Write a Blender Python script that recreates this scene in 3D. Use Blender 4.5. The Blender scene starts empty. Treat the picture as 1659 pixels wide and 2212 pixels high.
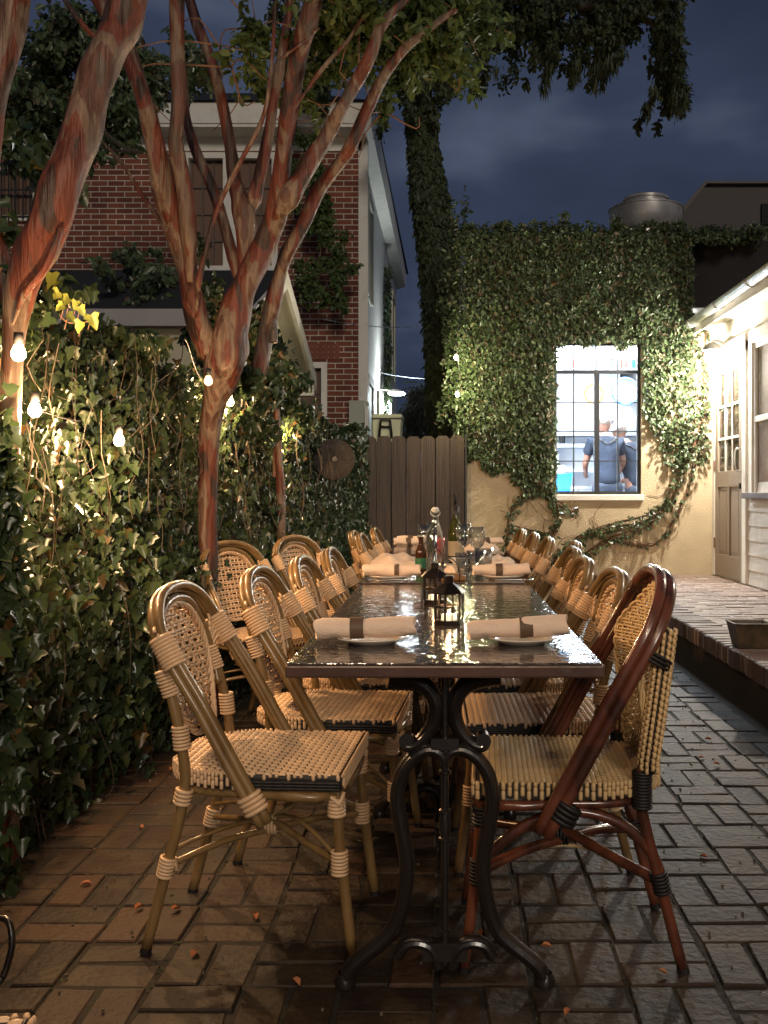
import bpy, math, random
import numpy as np
from mathutils import Vector, Matrix
random.seed(7); RNG = np.random.default_rng(7)
S = bpy.context.scene; C = S.collection
# ------------------------------------------------------------------ camera
H = 1.075; FPX = 2100.0
cam = bpy.data.cameras.new('camera'); co = bpy.data.objects.new('camera', cam); C.objects.link(co)
co.location = (0, 0, H); co.rotation_euler = (math.radians(90), 0, 0)
cam.sensor_fit = 'VERTICAL'; cam.sensor_height = 36; cam.lens = FPX/2212*36
cam.shift_x = -131.5/2212; cam.shift_y = -38/2212
cam.clip_start = .05; cam.clip_end = 500
S.camera = co
# ------------------------------------------------------------------ night sky
W = bpy.data.worlds.new('World'); S.world = W; W.use_nodes = True
wt = W.node_tree; wt.nodes.clear()
wo = wt.nodes.new('ShaderNodeOutputWorld'); wb = wt.nodes.new('ShaderNodeBackground')
tc = wt.nodes.new('ShaderNodeTexCoord'); mp = wt.nodes.new('ShaderNodeMapping')
mp.inputs['Scale'].default_value = (2.2, 2.2, 5.5); mp.inputs['Location'].default_value = (.3, 1.2, .35)
nz = wt.nodes.new('ShaderNodeTexNoise'); nz.inputs['Scale'].default_value = 1.5; nz.inputs['Detail'].default_value = 4; nz.inputs['Roughness'].default_value = .5
rp = wt.nodes.new('ShaderNodeValToRGB')
rp.color_ramp.elements[0].position = .35; rp.color_ramp.elements[0].color = (.019, .027, .050, 1)
rp.color_ramp.elements[1].position = .78; rp.color_ramp.elements[1].color = (.078, .095, .145, 1)
e = rp.color_ramp.elements.new(.56); e.color = (.028, .038, .068, 1)
wt.links.new(tc.outputs['Generated'], mp.inputs['Vector']); wt.links.new(mp.outputs[0], nz.inputs['Vector'])
wt.links.new(nz.outputs['Fac'], rp.inputs[0]); wt.links.new(rp.outputs[0], wb.inputs['Color'])
wb.inputs['Strength'].default_value = .58
wt.links.new(wb.outputs[0], wo.inputs[0])
# faint fill light from behind the viewer, added to brighten facades and foliage
sl = bpy.data.lights.new('fill_sun', 'SUN'); sl.energy = .33; sl.angle = math.radians(12); sl.color = (1, .88, .74)
so = bpy.data.objects.new('fill_sun', sl); C.objects.link(so)
sl.energy = .40
so.rotation_euler = Vector((-.22, 1.0, -.30)).to_track_quat('-Z', 'Y').to_euler()
S.view_settings.view_transform = 'Standard'; S.view_settings.look = 'None'
S.view_settings.exposure = 1.05; S.view_settings.gamma = 1
# ------------------------------------------------------------------ helpers
def P(u, v, d):
    return Vector(((u-961)*d/FPX, d, H-(v-1068)*d/FPX))

class MB:
    def __init__(s): s.v = []; s.f = []; s.m = []; s.cur = 0
    def add(s, vs, fs):
        o = len(s.v); s.v.extend([tuple(p) for p in vs])
        for f in fs: s.f.append(tuple(i+o for i in f)); s.m.append(s.cur)
    def box(s, a, b, M=None):
        x0, y0, z0 = a; x1, y1, z1 = b
        vs = [(x0,y0,z0),(x1,y0,z0),(x1,y1,z0),(x0,y1,z0),(x0,y0,z1),(x1,y0,z1),(x1,y1,z1),(x0,y1,z1)]
        if M is not None: vs = [M @ Vector(p) for p in vs]
        s.add(vs, [(0,3,2,1),(4,5,6,7),(0,1,5,4),(1,2,6,5),(2,3,7,6),(3,0,4,7)]); return s
    def bar(s, p, q, w, h, up=(0,0,1)):
        p = Vector(p); q = Vector(q); t = (q-p).normalized(); u = Vector(up)
        if abs(t.dot(u.normalized())) > .98: u = Vector((1, 0, 0)) if abs(t.x) < .9 else Vector((0, 1, 0))
        a = t.cross(u).normalized(); b = a.cross(t).normalized()
        vs = []
        for c in (p, q):
            for i, j in ((-1,-1),(1,-1),(1,1),(-1,1)): vs.append(c+a*(i*w/2)+b*(j*h/2))
        s.add(vs, [(0,3,2,1),(4,5,6,7),(0,1,5,4),(1,2,6,5),(2,3,7,6),(3,0,4,7)]); return s
    def tube(s, pts, r, n=10, sub=0, closed=False, cap=True, wob=0, flat=1.0):
        pts = [Vector(p) for p in pts]
        rs = list(r) if hasattr(r, '__len__') else [r]*len(pts)
        if sub: pts, rs = smooth(pts, rs, sub, closed)
        N = len(pts); nrm = None; rings = []
        for i in range(N):
            if closed: t = pts[(i+1) % N]-pts[i-1]
            else: t = pts[min(i+1, N-1)]-pts[max(i-1, 0)]
            if t.length < 1e-9: t = Vector((0, 0, 1))
            t.normalize()
            if nrm is None:
                nrm = t.cross(Vector((0, 0, 1)))
                if nrm.length < .1: nrm = t.cross(Vector((0, 1, 0)))
            nrm = (nrm - t*nrm.dot(t)).normalized(); b = t.cross(nrm)
            ring = []
            for k in range(n):
                a = 2*math.pi*k/n; rr = rs[i]
                if wob: rr *= 1+wob*(math.sin(3*a+i*.35)+.6*math.sin(2*a-i*.6+1))
                ring.append(pts[i]+nrm*(math.cos(a)*rr)+b*(math.sin(a)*rr*flat))
            rings.append(ring)
        vs = [p for g in rings for p in g]; fs = []
        for i in range(N if closed else N-1):
            j = (i+1) % N
            for k in range(n):
                l = (k+1) % n; fs.append((i*n+k, i*n+l, j*n+l, j*n+k))
        if cap and not closed:
            fs.append(tuple(range(n-1, -1, -1))); fs.append(tuple((N-1)*n+k for k in range(n)))
        s.add(vs, fs); return s
    def lathe(s, prof, c=(0,0,0), n=24, M=None):
        c = Vector(c); vs = []; fs = []; m = len(prof)
        for r, z in prof:
            for k in range(n):
                a = 2*math.pi*k/n; p = Vector((math.cos(a)*r, math.sin(a)*r, z))
                if M is not None: p = M @ p
                vs.append(p+c)
        for i in range(m-1):
            for k in range(n):
                l = (k+1) % n; fs.append((i*n+k, i*n+l, (i+1)*n+l, (i+1)*n+k))
        s.add(vs, fs); return s
    def prism(s, poly, y0, y1, ax='y'):
        n = len(poly)
        def mk(a, b, t): return (a, t, b) if ax == 'y' else ((t, a, b) if ax == 'x' else (a, b, t))
        vs = [mk(a, b, y0) for a, b in poly]+[mk(a, b, y1) for a, b in poly]
        fs = [tuple(range(n)), tuple(range(2*n-1, n-1, -1))]
        for i in range(n):
            j = (i+1) % n; fs.append((i, i+n, j+n, j))
        s.add(vs, fs); return s
    def build(s, name, mat, parent=None, smooth=False, loc=None, bevel=0):
        me = bpy.data.meshes.new(name); me.from_pydata(s.v, [], s.f)
        mats = mat if isinstance(mat, (list, tuple)) else [mat]
        for m in mats: me.materials.append(m)
        if len(mats) > 1: me.polygons.foreach_set('material_index', s.m)
        if smooth: me.polygons.foreach_set('use_smooth', [True]*len(s.f))
        me.validate(); me.update()
        o = bpy.data.objects.new(name, me); C.objects.link(o)
        if parent: o.parent = parent
        if loc: o.location = loc
        if bevel:
            b = o.modifiers.new('bevel', 'BEVEL'); b.width = bevel; b.segments = 2; b.limit_method = 'ANGLE'
        if smooth == 'auto':
            me.set_sharp_from_angle(angle=math.radians(40))
        return o

def smooth(pts, rs, sub, closed=False):
    N = len(pts); op = []; orr = []
    segs = N if closed else N-1
    for i in range(segs):
        if closed: a, b, c, d = pts[i-1], pts[i], pts[(i+1) % N], pts[(i+2) % N]; ra, rb = rs[i], rs[(i+1) % N]
        else: a, b, c, d = pts[max(i-1, 0)], pts[i], pts[i+1], pts[min(i+2, N-1)]; ra, rb = rs[i], rs[i+1]
        for k in range(sub):
            t = k/sub
            op.append(.5*((2*b)+(c-a)*t+(2*a-5*b+4*c-d)*t*t+(3*b-a-3*c+d)*t*t*t)); orr.append(ra+(rb-ra)*t)
    if not closed: op.append(pts[-1].copy()); orr.append(rs[-1])
    return op, orr

def tag(o, label=None, cat=None, group=None, kind=None):
    if label: o['label'] = label
    if cat: o['category'] = cat
    if group: o['group'] = group
    if kind: o['kind'] = kind
    return o
def empty(name, loc=(0,0,0), rz=0, label=None, cat=None, group=None):
    o = bpy.data.objects.new(name, None); C.objects.link(o); o.location = loc; o.rotation_euler = (0, 0, rz)
    o.empty_display_size = .1
    return tag(o, label, cat, group)
def dup(root, loc, rz=0, label=None, sc=None):
    def cp(o, par):
        c = o.copy(); C.objects.link(c); c.parent = par
        for ch in list(o.children): cp(ch, c)
        return c
    r = root.copy(); C.objects.link(r); r.location = loc; r.rotation_euler = (0, 0, rz)
    if label: r['label'] = label
    if sc: r.scale = sc
    for ch in list(root.children): cp(ch, r)
    return r

# ------------------------------------------------------------------ materials
def mat(name, col, rough=.6, metal=0, spec=.5, noise=None, bump=None, coat=0, trans=0, ior=1.45, emit=None, estr=0, sss=0):
    """noise=(scale, col2, lo, hi [,stretch]); bump=(scale, strength [,stretch])"""
    m = bpy.data.materials.new(name); m.use_nodes = True; nt = m.node_tree; b = nt.nodes['Principled BSDF']
    b.inputs['Base Color'].default_value = (*col, 1); b.inputs['Roughness'].default_value = rough
    b.inputs['Metallic'].default_value = metal; b.inputs['Specular IOR Level'].default_value = spec
    b.inputs['Coat Weight'].default_value = coat; b.inputs['Transmission Weight'].default_value = trans; b.inputs['IOR'].default_value = ior
    if emit: b.inputs['Emission Color'].default_value = (*emit, 1); b.inputs['Emission Strength'].default_value = estr
    def coords(st):
        t = nt.nodes.new('ShaderNodeTexCoord'); g = nt.nodes.new('ShaderNodeMapping'); g.inputs['Scale'].default_value = st
        nt.links.new(t.outputs['Object'], g.inputs['Vector']); return g.outputs[0]
    if noise:
        st = noise[4] if len(noise) > 4 else (1, 1, 1)
        n = nt.nodes.new('ShaderNodeTexNoise'); n.inputs['Scale'].default_value = noise[0]; n.inputs['Detail'].default_value = 6
        nt.links.new(coords(st), n.inputs['Vector'])
        r = nt.nodes.new('ShaderNodeValToRGB'); r.color_ramp.elements[0].position = noise[2]; r.color_ramp.elements[1].position = noise[3]
        r.color_ramp.elements[0].color = (*col, 1); r.color_ramp.elements[1].color = (*noise[1], 1)
        nt.links.new(n.outputs['Fac'], r.inputs[0]); nt.links.new(r.outputs[0], b.inputs['Base Color'])
    if bump:
        st = bump[2] if len(bump) > 2 else (1, 1, 1)
        n = nt.nodes.new('ShaderNodeTexNoise'); n.inputs['Scale'].default_value = bump[0]; n.inputs['Detail'].default_value = 5
        nt.links.new(coords(st), n.inputs['Vector'])
        k = nt.nodes.new('ShaderNodeBump'); k.inputs['Strength'].default_value = bump[1]; k.inputs['Distance'].default_value = .01
        nt.links.new(n.outputs['Fac'], k.inputs['Height']); nt.links.new(k.outputs[0], b.inputs['Normal'])
    return m

def island_mat(name, cols, rough=.5, spec=.5, transl=0, bump=None, noise=None, coat=0):
    """colour picked per loose mesh piece (leaf, brick) from a ramp"""
    m = mat(name, cols[0], rough, spec=spec, bump=bump, coat=coat); nt = m.node_tree; b = nt.nodes['Principled BSDF']
    g = nt.nodes.new('ShaderNodeNewGeometry'); r = nt.nodes.new('ShaderNodeValToRGB'); el = r.color_ramp.elements
    n = len(cols)
    el[0].position = 0; el[0].color = (*cols[0], 1); el[1].position = 1; el[1].color = (*cols[-1], 1)
    for i in range(1, n-1): e = el.new(i/(n-1)); e.color = (*cols[i], 1)
    nt.links.new(g.outputs['Random Per Island'], r.inputs[0]); out = r.outputs[0]
    if noise:
        t = nt.nodes.new('ShaderNodeTexCoord'); q = nt.nodes.new('ShaderNodeTexNoise'); q.inputs['Scale'].default_value = noise[0]; q.inputs['Detail'].default_value = 7
        nt.links.new(t.outputs['Object'], q.inputs['Vector'])
        rr = nt.nodes.new('ShaderNodeValToRGB'); rr.color_ramp.elements[0].position = noise[2]; rr.color_ramp.elements[1].position = noise[3]
        nt.links.new(q.outputs['Fac'], rr.inputs[0])
        mx = nt.nodes.new('ShaderNodeMix'); mx.data_type = 'RGBA'
        nt.links.new(rr.outputs[0], mx.inputs[0]); nt.links.new(out, mx.inputs[6]); mx.inputs[7].default_value = (*noise[1], 1); out = mx.outputs[2]
    nt.links.new(out, b.inputs['Base Color'])
    if transl:
        o = [x for x in nt.nodes if x.type == 'OUTPUT_MATERIAL'][0]
        tr = nt.nodes.new('ShaderNodeBsdfTranslucent'); ms = nt.nodes.new('ShaderNodeMixShader'); ms.inputs[0].default_value = transl
        nt.links.new(out, tr.inputs['Color']); nt.links.new(b.outputs[0], ms.inputs[1]); nt.links.new(tr.outputs[0], ms.inputs[2]); nt.links.new(ms.outputs[0], o.inputs[0])
    return m

def brick_wall_mat(name):
    m = mat(name, (.2, .06, .04), .85, spec=.2); nt = m.node_tree; b = nt.nodes['Principled BSDF']
    t = nt.nodes.new('ShaderNodeTexCoord'); sp = nt.nodes.new('ShaderNodeSeparateXYZ'); cb = nt.nodes.new('ShaderNodeCombineXYZ')
    nt.links.new(t.outputs['Object'], sp.inputs[0]); nt.links.new(sp.outputs[0], cb.inputs[0]); nt.links.new(sp.outputs[2], cb.inputs[1])
    k = nt.nodes.new('ShaderNodeTexBrick'); k.inputs['Scale'].default_value = 1
    k.inputs['Brick Width'].default_value = .215; k.inputs['Row Height'].default_value = .0705; k.inputs['Mortar Size'].default_value = .0065
    k.inputs['Color1'].default_value = (.225, .078, .050, 1); k.inputs['Color2'].default_value = (.13, .048, .036, 1); k.inputs['Mortar'].default_value = (.56, .50, .42, 1)
    k.inputs['Mortar Smooth'].default_value = .2; k.inputs['Bias'].default_value = -.1
    nt.links.new(cb.outputs[0], k.inputs['Vector'])
    n = nt.nodes.new('ShaderNodeTexNoise'); n.inputs['Scale'].default_value = 3; n.inputs['Detail'].default_value = 6
    nt.links.new(t.outputs['Object'], n.inputs['Vector'])
    mx = nt.nodes.new('ShaderNodeMix'); mx.data_type = 'RGBA'; mx.blend_type = 'MULTIPLY'; mx.inputs[0].default_value = .6
    r = nt.nodes.new('ShaderNodeValToRGB'); r.color_ramp.elements[0].position = .3; r.color_ramp.elements[0].color = (.5, .5, .5, 1); r.color_ramp.elements[1].position = .7; r.color_ramp.elements[1].color = (1.2, 1.15, 1.1, 1)
    nt.links.new(n.outputs['Fac'], r.inputs[0]); nt.links.new(k.outputs['Color'], mx.inputs[6]); nt.links.new(r.outputs[0], mx.inputs[7]); nt.links.new(mx.outputs[2], b.inputs['Base Color'])
    bp = nt.nodes.new('ShaderNodeBump'); bp.inputs['Strength'].default_value = .6; bp.inputs['Distance'].default_value = .01; bp.invert = True
    nt.links.new(k.outputs['Fac'], bp.inputs['Height']); nt.links.new(bp.outputs[0], b.inputs['Normal'])
    return m

def bark_mat():
    m = mat('bark', (.3, .1, .05), .5, spec=.4); nt = m.node_tree; b = nt.nodes['Principled BSDF']
    t = nt.nodes.new('ShaderNodeTexCoord'); g = nt.nodes.new('ShaderNodeMapping'); g.inputs['Scale'].default_value = (1.15, 1.15, .26)
    nt.links.new(t.outputs['Object'], g.inputs[0])
    n = nt.nodes.new('ShaderNodeTexNoise'); n.inputs['Scale'].default_value = 9; n.inputs['Detail'].default_value = 4; n.inputs['Roughness'].default_value = .42; n.inputs['Distortion'].default_value = .35
    nt.links.new(g.outputs[0], n.inputs[0])
    r = nt.nodes.new('ShaderNodeValToRGB'); el = r.color_ramp.elements
    el[0].position = .395; el[0].color = (.050, .026, .018, 1); el[1].position = .66; el[1].color = (.105, .080, .062, 1)
    for p_, c_ in ((.41, (.125, .036, .020, 1)), (.495, (.150, .042, .023, 1)), (.507, (.175, .115, .078, 1)), (.575, (.215, .150, .105, 1)), (.59, (.120, .062, .042, 1)), (.64, (.130, .058, .038, 1))):
        e = el.new(p_); e.color = c_
    nt.links.new(n.outputs['Fac'], r.inputs[0])
    n2 = nt.nodes.new('ShaderNodeTexNoise'); n2.inputs['Scale'].default_value = 40; n2.inputs['Detail'].default_value = 5
    nt.links.new(g.outputs[0], n2.inputs[0])
    mx = nt.nodes.new('ShaderNodeMix'); mx.data_type = 'RGBA'; mx.blend_type = 'MULTIPLY'; mx.inputs[0].default_value = .5
    g3 = nt.nodes.new('ShaderNodeMapping'); g3.inputs['Scale'].default_value = (1, 1, .06); nt.links.new(t.outputs['Object'], g3.inputs[0])
    n3 = nt.nodes.new('ShaderNodeTexNoise'); n3.inputs['Scale'].default_value = 60; n3.inputs['Detail'].default_value = 4; nt.links.new(g3.outputs[0], n3.inputs[0])
    r3 = nt.nodes.new('ShaderNodeValToRGB'); r3.color_ramp.elements[0].position = .36; r3.color_ramp.elements[0].color = (.35,.35,.35,1); r3.color_ramp.elements[1].position = .62; r3.color_ramp.elements[1].color = (1.25,1.25,1.25,1); nt.links.new(n3.outputs['Fac'], r3.inputs[0])
    mm = nt.nodes.new('ShaderNodeMix'); mm.data_type = 'RGBA'; mm.blend_type = 'MULTIPLY'; mm.inputs[0].default_value = .45
    nt.links.new(r.outputs[0], mm.inputs[6]); nt.links.new(r3.outputs[0], mm.inputs[7])
    nt.links.new(mm.outputs[2], mx.inputs[6]); nt.links.new(n2.outputs['Fac'], mx.inputs[7]); nt.links.new(mx.outputs[2], b.inputs['Base Color'])
    bp = nt.nodes.new('ShaderNodeBump'); bp.inputs['Strength'].default_value = .9; bp.inputs['Distance'].default_value = .012
    ad = nt.nodes.new('ShaderNodeMath'); ad.operation = 'ADD'; nt.links.new(r.outputs[0], ad.inputs[0]); nt.links.new(n3.outputs['Fac'], ad.inputs[1])
    nt.links.new(ad.outputs[0], bp.inputs['Height']); nt.links.new(bp.outputs[0], b.inputs['Normal'])
    return m

def glass_mat(name, col=(1,1,1), rough=0.0, ior=1.45, tint=None):
    m = bpy.data.materials.new(name); m.use_nodes = True; nt = m.node_tree; nt.nodes.clear()
    o = nt.nodes.new('ShaderNodeOutputMaterial'); a = nt.nodes.new('ShaderNodeBsdfTransparent'); b = nt.nodes.new('ShaderNodeBsdfGlossy'); x = nt.nodes.new('ShaderNodeMixShader'); lw = nt.nodes.new('ShaderNodeLayerWeight'); lw.inputs['Blend'].default_value = .22; f = nt.nodes.new('ShaderNodeMapRange'); f.inputs['To Min'].default_value = .09 if ior > 1.4 else .015; f.inputs['To Max'].default_value = .95 if ior > 1.4 else .12; nt.links.new(lw.outputs['Facing'], f.inputs['Value'])
    a.inputs['Color'].default_value = (*col, 1); b.inputs['Roughness'].default_value = .02
    nt.links.new(f.outputs[0], x.inputs[0]); nt.links.new(a.outputs[0], x.inputs[1]); nt.links.new(b.outputs[0], x.inputs[2]); nt.links.new(x.outputs[0], o.inputs[0])
    return m

def table_mat():
    m = mat('table_stone', (.035, .022, .017), .10, spec=.7); nt = m.node_tree; b = nt.nodes['Principled BSDF']
    b.inputs['Coat Weight'].default_value = .6; b.inputs['Coat Roughness'].default_value = .06
    t = nt.nodes.new('ShaderNodeTexCoord'); g = nt.nodes.new('ShaderNodeMapping'); g.inputs['Scale'].default_value = (1, 1, 1)
    g.inputs['Rotation'].default_value = (0, 0, .5)
    nt.links.new(t.outputs['Object'], g.inputs[0])
    n = nt.nodes.new('ShaderNodeTexNoise'); n.inputs['Scale'].default_value = 34; n.inputs['Detail'].default_value = 2; n.inputs['Distortion'].default_value = .8
    nt.links.new(g.outputs[0], n.inputs[0])
    bp = nt.nodes.new('ShaderNodeBump'); bp.inputs['Strength'].default_value = .22; bp.inputs['Distance'].default_value = .010
    nt.links.new(n.outputs['Fac'], bp.inputs['Height']); nt.links.new(bp.outputs[0], b.inputs['Normal']); nt.links.new(bp.outputs[0], b.inputs['Coat Normal'])
    r = nt.nodes.new('ShaderNodeValToRGB'); r.color_ramp.elements[0].position = .4; r.color_ramp.elements[0].color = (.022, .018, .017, 1); r.color_ramp.elements[1].position = .65; r.color_ramp.elements[1].color = (.10, .080, .068, 1)
    nt.links.new(n.outputs['Fac'], r.inputs[0]); nt.links.new(r.outputs[0], b.inputs['Base Color'])
    return m

M = {}
M['ground'] = mat('soil', (.03, .022, .016), .95)
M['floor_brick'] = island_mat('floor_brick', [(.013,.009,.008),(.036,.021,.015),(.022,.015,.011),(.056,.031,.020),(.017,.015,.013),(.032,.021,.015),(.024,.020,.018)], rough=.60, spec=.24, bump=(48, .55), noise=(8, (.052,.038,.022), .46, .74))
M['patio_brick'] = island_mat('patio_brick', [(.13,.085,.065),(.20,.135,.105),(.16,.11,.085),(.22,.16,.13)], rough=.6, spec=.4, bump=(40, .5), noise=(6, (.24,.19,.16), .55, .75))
M['edge_brick'] = island_mat('edge_brick', [(.075,.04,.03),(.12,.07,.055),(.09,.055,.045)], rough=.6, bump=(40, .5))
M['mortar'] = mat('mortar', (.013, .010, .008), .9, noise=(14, (.020,.020,.010), .5, .7), bump=(60, .5))
M['patio_mortar'] = mat('patio_mortar', (.38, .33, .27), .9, bump=(60, .4))
M['dark_brick'] = mat('retaining_brick', (.035, .025, .02), .9, bump=(30, .5))
M['bamboo'] = mat('bamboo', (.225, .140, .056), .34, spec=.5, noise=(22, (.135, .078, .028), .4, .7, (1,1,.25)), coat=.3)
M['redcane'] = mat('red_cane', (.135, .042, .022), .26, spec=.6, noise=(13, (.045, .017, .011), .42, .60, (1,1,.5)), coat=.5)
M['cream'] = mat('cream_weave', (.62, .42, .25), .38, spec=.5)
M['cream2'] = mat('tan_weave', (.60, .42, .21), .42)
M['black_weave'] = mat('black_weave', (.012, .010, .010), .55)
M['iron'] = mat('cast_iron', (.014, .011, .010), .30, spec=.7, coat=.3, bump=(60, .12))
M['table'] = table_mat()
M['edge'] = mat('table_edge', (.085, .045, .034), .32, spec=.6, noise=(9, (.05, .028, .022), .4, .7), bump=(20, .3))
M['linen'] = mat('linen', (.72, .565, .445), .85, spec=.2, bump=(38, .75, (.6,1.6,1)))
M['band'] = mat('napkin_band', (.10, .062, .038), .6)
M['china'] = mat('china', (.66, .58, .50), .18, spec=.6, coat=.3)
M['steel'] = mat('dull_steel', (.55, .53, .50), .28, metal=1)
M['glass'] = glass_mat('clear_glass', (.90,.92,.91), ior=1.55)
M['greenglass'] = glass_mat('green_glass', (.30, .34, .06))
M['amber'] = glass_mat('amber_glass', (.50, .17, .03))
M['lantern'] = mat('lantern_metal', (.020, .014, .011), .38, metal=.6)
M['wax'] = mat('candle_wax', (.8, .7, .55), .5, emit=(1, .75, .45), estr=.6)
M['flame'] = mat('flame', (1, .6, .2), .5, emit=(1, .6, .25), estr=25)
M['bark'] = bark_mat()
M['oakbark'] = mat('dark_bark', (.045, .036, .026), .9, bump=(20, .8))
M['vine'] = mat('vine_stem', (.15, .078, .045), .7)
M['ivy'] = island_mat('ivy_leaf', [(.020,.036,.015),(.028,.050,.020),(.024,.042,.021),(.036,.060,.022),(.022,.038,.019),(.045,.066,.02),(.026,.045,.02),(.018,.033,.016),(.030,.052,.020),(.034,.050,.018),(.022,.040,.018),(.10,.058,.02)], rough=.30, spec=.55, transl=.22)
M['fig'] = island_mat('wall_ivy_leaf', [(.034,.052,.026),(.064,.096,.042),(.080,.118,.050),(.045,.066,.034),(.095,.134,.058),(.10,.070,.048)], rough=.34, spec=.55, transl=.2)
M['canopy'] = island_mat('canopy_leaf', [(.042,.070,.020),(.070,.108,.030),(.095,.135,.036),(.058,.088,.026)], rough=.5, transl=.35)
M['darkleaf'] = island_mat('dark_leaf', [(.038,.052,.024),(.055,.074,.033),(.070,.088,.042),(.040,.055,.027)], rough=.55, transl=.25)
M['frond'] = island_mat('pale_frond', [(.07,.08,.06),(.11,.11,.085),(.05,.06,.045)], rough=.7, transl=.3)
M['stucco'] = mat('stucco', (.47, .38, .245), .9, noise=(5, (.54, .44, .29), .35, .7), bump=(90, .9))
M['white'] = mat('white_paint', (.70, .67, .60), .55, noise=(6, (.58, .55, .48), .5, .8), bump=(25, .1))
M['clap'] = mat('clapboard_paint', (.50, .46, .41), .6, noise=(12, (.58,.53,.47), .5, .7))
M['cream_siding'] = mat('cream_siding', (.52, .47, .33), .7, noise=(4, (.42,.38,.26), .4, .7))
M['brickwall'] = brick_wall_mat('house_brick')
M['shingle'] = mat('dark_shingle', (.022, .022, .024), .9, bump=(30, .5))
M['pane'] = mat('dark_pane', (.035, .026, .020), .08, spec=.7)
M['curtain'] = mat('window_blind', (.16, .095, .065), .8)
M['doorpaint'] = mat('door_paint', (.24, .19, .145), .45)
M['sill'] = mat('sill_paint', (.12, .105, .11), .6)
M['fence'] = mat('fence_stain', (.058, .040, .032), .72, noise=(8, (.088, .060, .046), .4, .7, (3,1,.12)), bump=(12, .5, (6,1,.2)))
M['winframe'] = mat('window_steel', (.018, .020, .024), .45)
M['darkwall'] = mat('dark_stucco', (.02, .018, .018), .9)
M['galv'] = mat('galvanised', (.46, .45, .43), .42, metal=.35, noise=(5, (.34,.33,.32), .4, .6))
M['gutter'] = mat('gutter_metal', (.55, .55, .53), .30, metal=.8)
M['kwall'] = mat('kitchen_white', (.80, .84, .90), .5)
M['ksteel'] = mat('kitchen_steel', (.45, .50, .58), .4, metal=.5)
M['kgrey'] = mat('hood_grey', (.16, .17, .18), .5)
M['tube'] = mat('ceiling_lamp', (1,1,1), .5, emit=(.88, .95, 1), estr=5)
M['bulb'] = mat('bulb_glow', (1, .8, .5), .5, emit=(1, .58, .22), estr=45)
M['bulbdim'] = mat('bulb_dim', (1, .6, .4), .4, emit=(1, .42, .22), estr=2.2)
M['bulbgreen'] = mat('bulb_warm_white', (1, .95, .6), .5, emit=(1, .93, .55), estr=40)
M['lampwhite'] = mat('sconce_glass', (1, 1, .9), .5, emit=(1, .93, .78), estr=22)
M['lampcool'] = mat('cool_lamp', (1, 1, 1), .5, emit=(.75, .95, 1), estr=12)
M['black'] = mat('black_plastic', (.015, .015, .015), .5)
M['skin'] = mat('skin', (.20, .095, .065), .55)
M['shirt'] = mat('navy_shirt', (.006, .011, .024), .9, noise=(9, (.014,.024,.045), .4, .7), bump=(14, .9))
M['trouser'] = mat('grey_trousers', (.022, .032, .055), .8, bump=(8, .4))
M['cap'] = mat('white_cap', (.42, .42, .44), .8)
M['hairm'] = mat('short_hair', (.10, .08, .07), .8)
M['blue'] = mat('blue_plastic', (.01, .22, .65), .4)
M['wicker'] = mat('aged_wicker', (.33, .215, .105), .7, bump=(60, .6))
M['cooler'] = mat('cooler_plastic', (.50, .52, .38), .5)
M['terracotta'] = mat('planter_metal', (.055, .04, .022), .45, noise=(20, (.11, .07, .04), .45, .7), bump=(20, .3))
M['fallen'] = island_mat('fallen_leaf', [(.40,.14,.05),(.30,.10,.04),(.48,.26,.12)], rough=.6)
M['fan'] = mat('fan_grille', (.022, .018, .015), .6, noise=(7, (.06, .048, .035), .52, .7))
M['red'] = mat('red_glass', (.35, .02, .03), .2, emit=(1, .1, .05), estr=.12)

def lamp(name, p, e, col, r=.03, parent=None):
    l = bpy.data.lights.new(name, 'POINT'); l.energy = e; l.color = col; l.shadow_soft_size = r
    o = bpy.data.objects.new(name, l); C.objects.link(o)
    if parent: o.parent = parent
    o.location = p; return o
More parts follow.
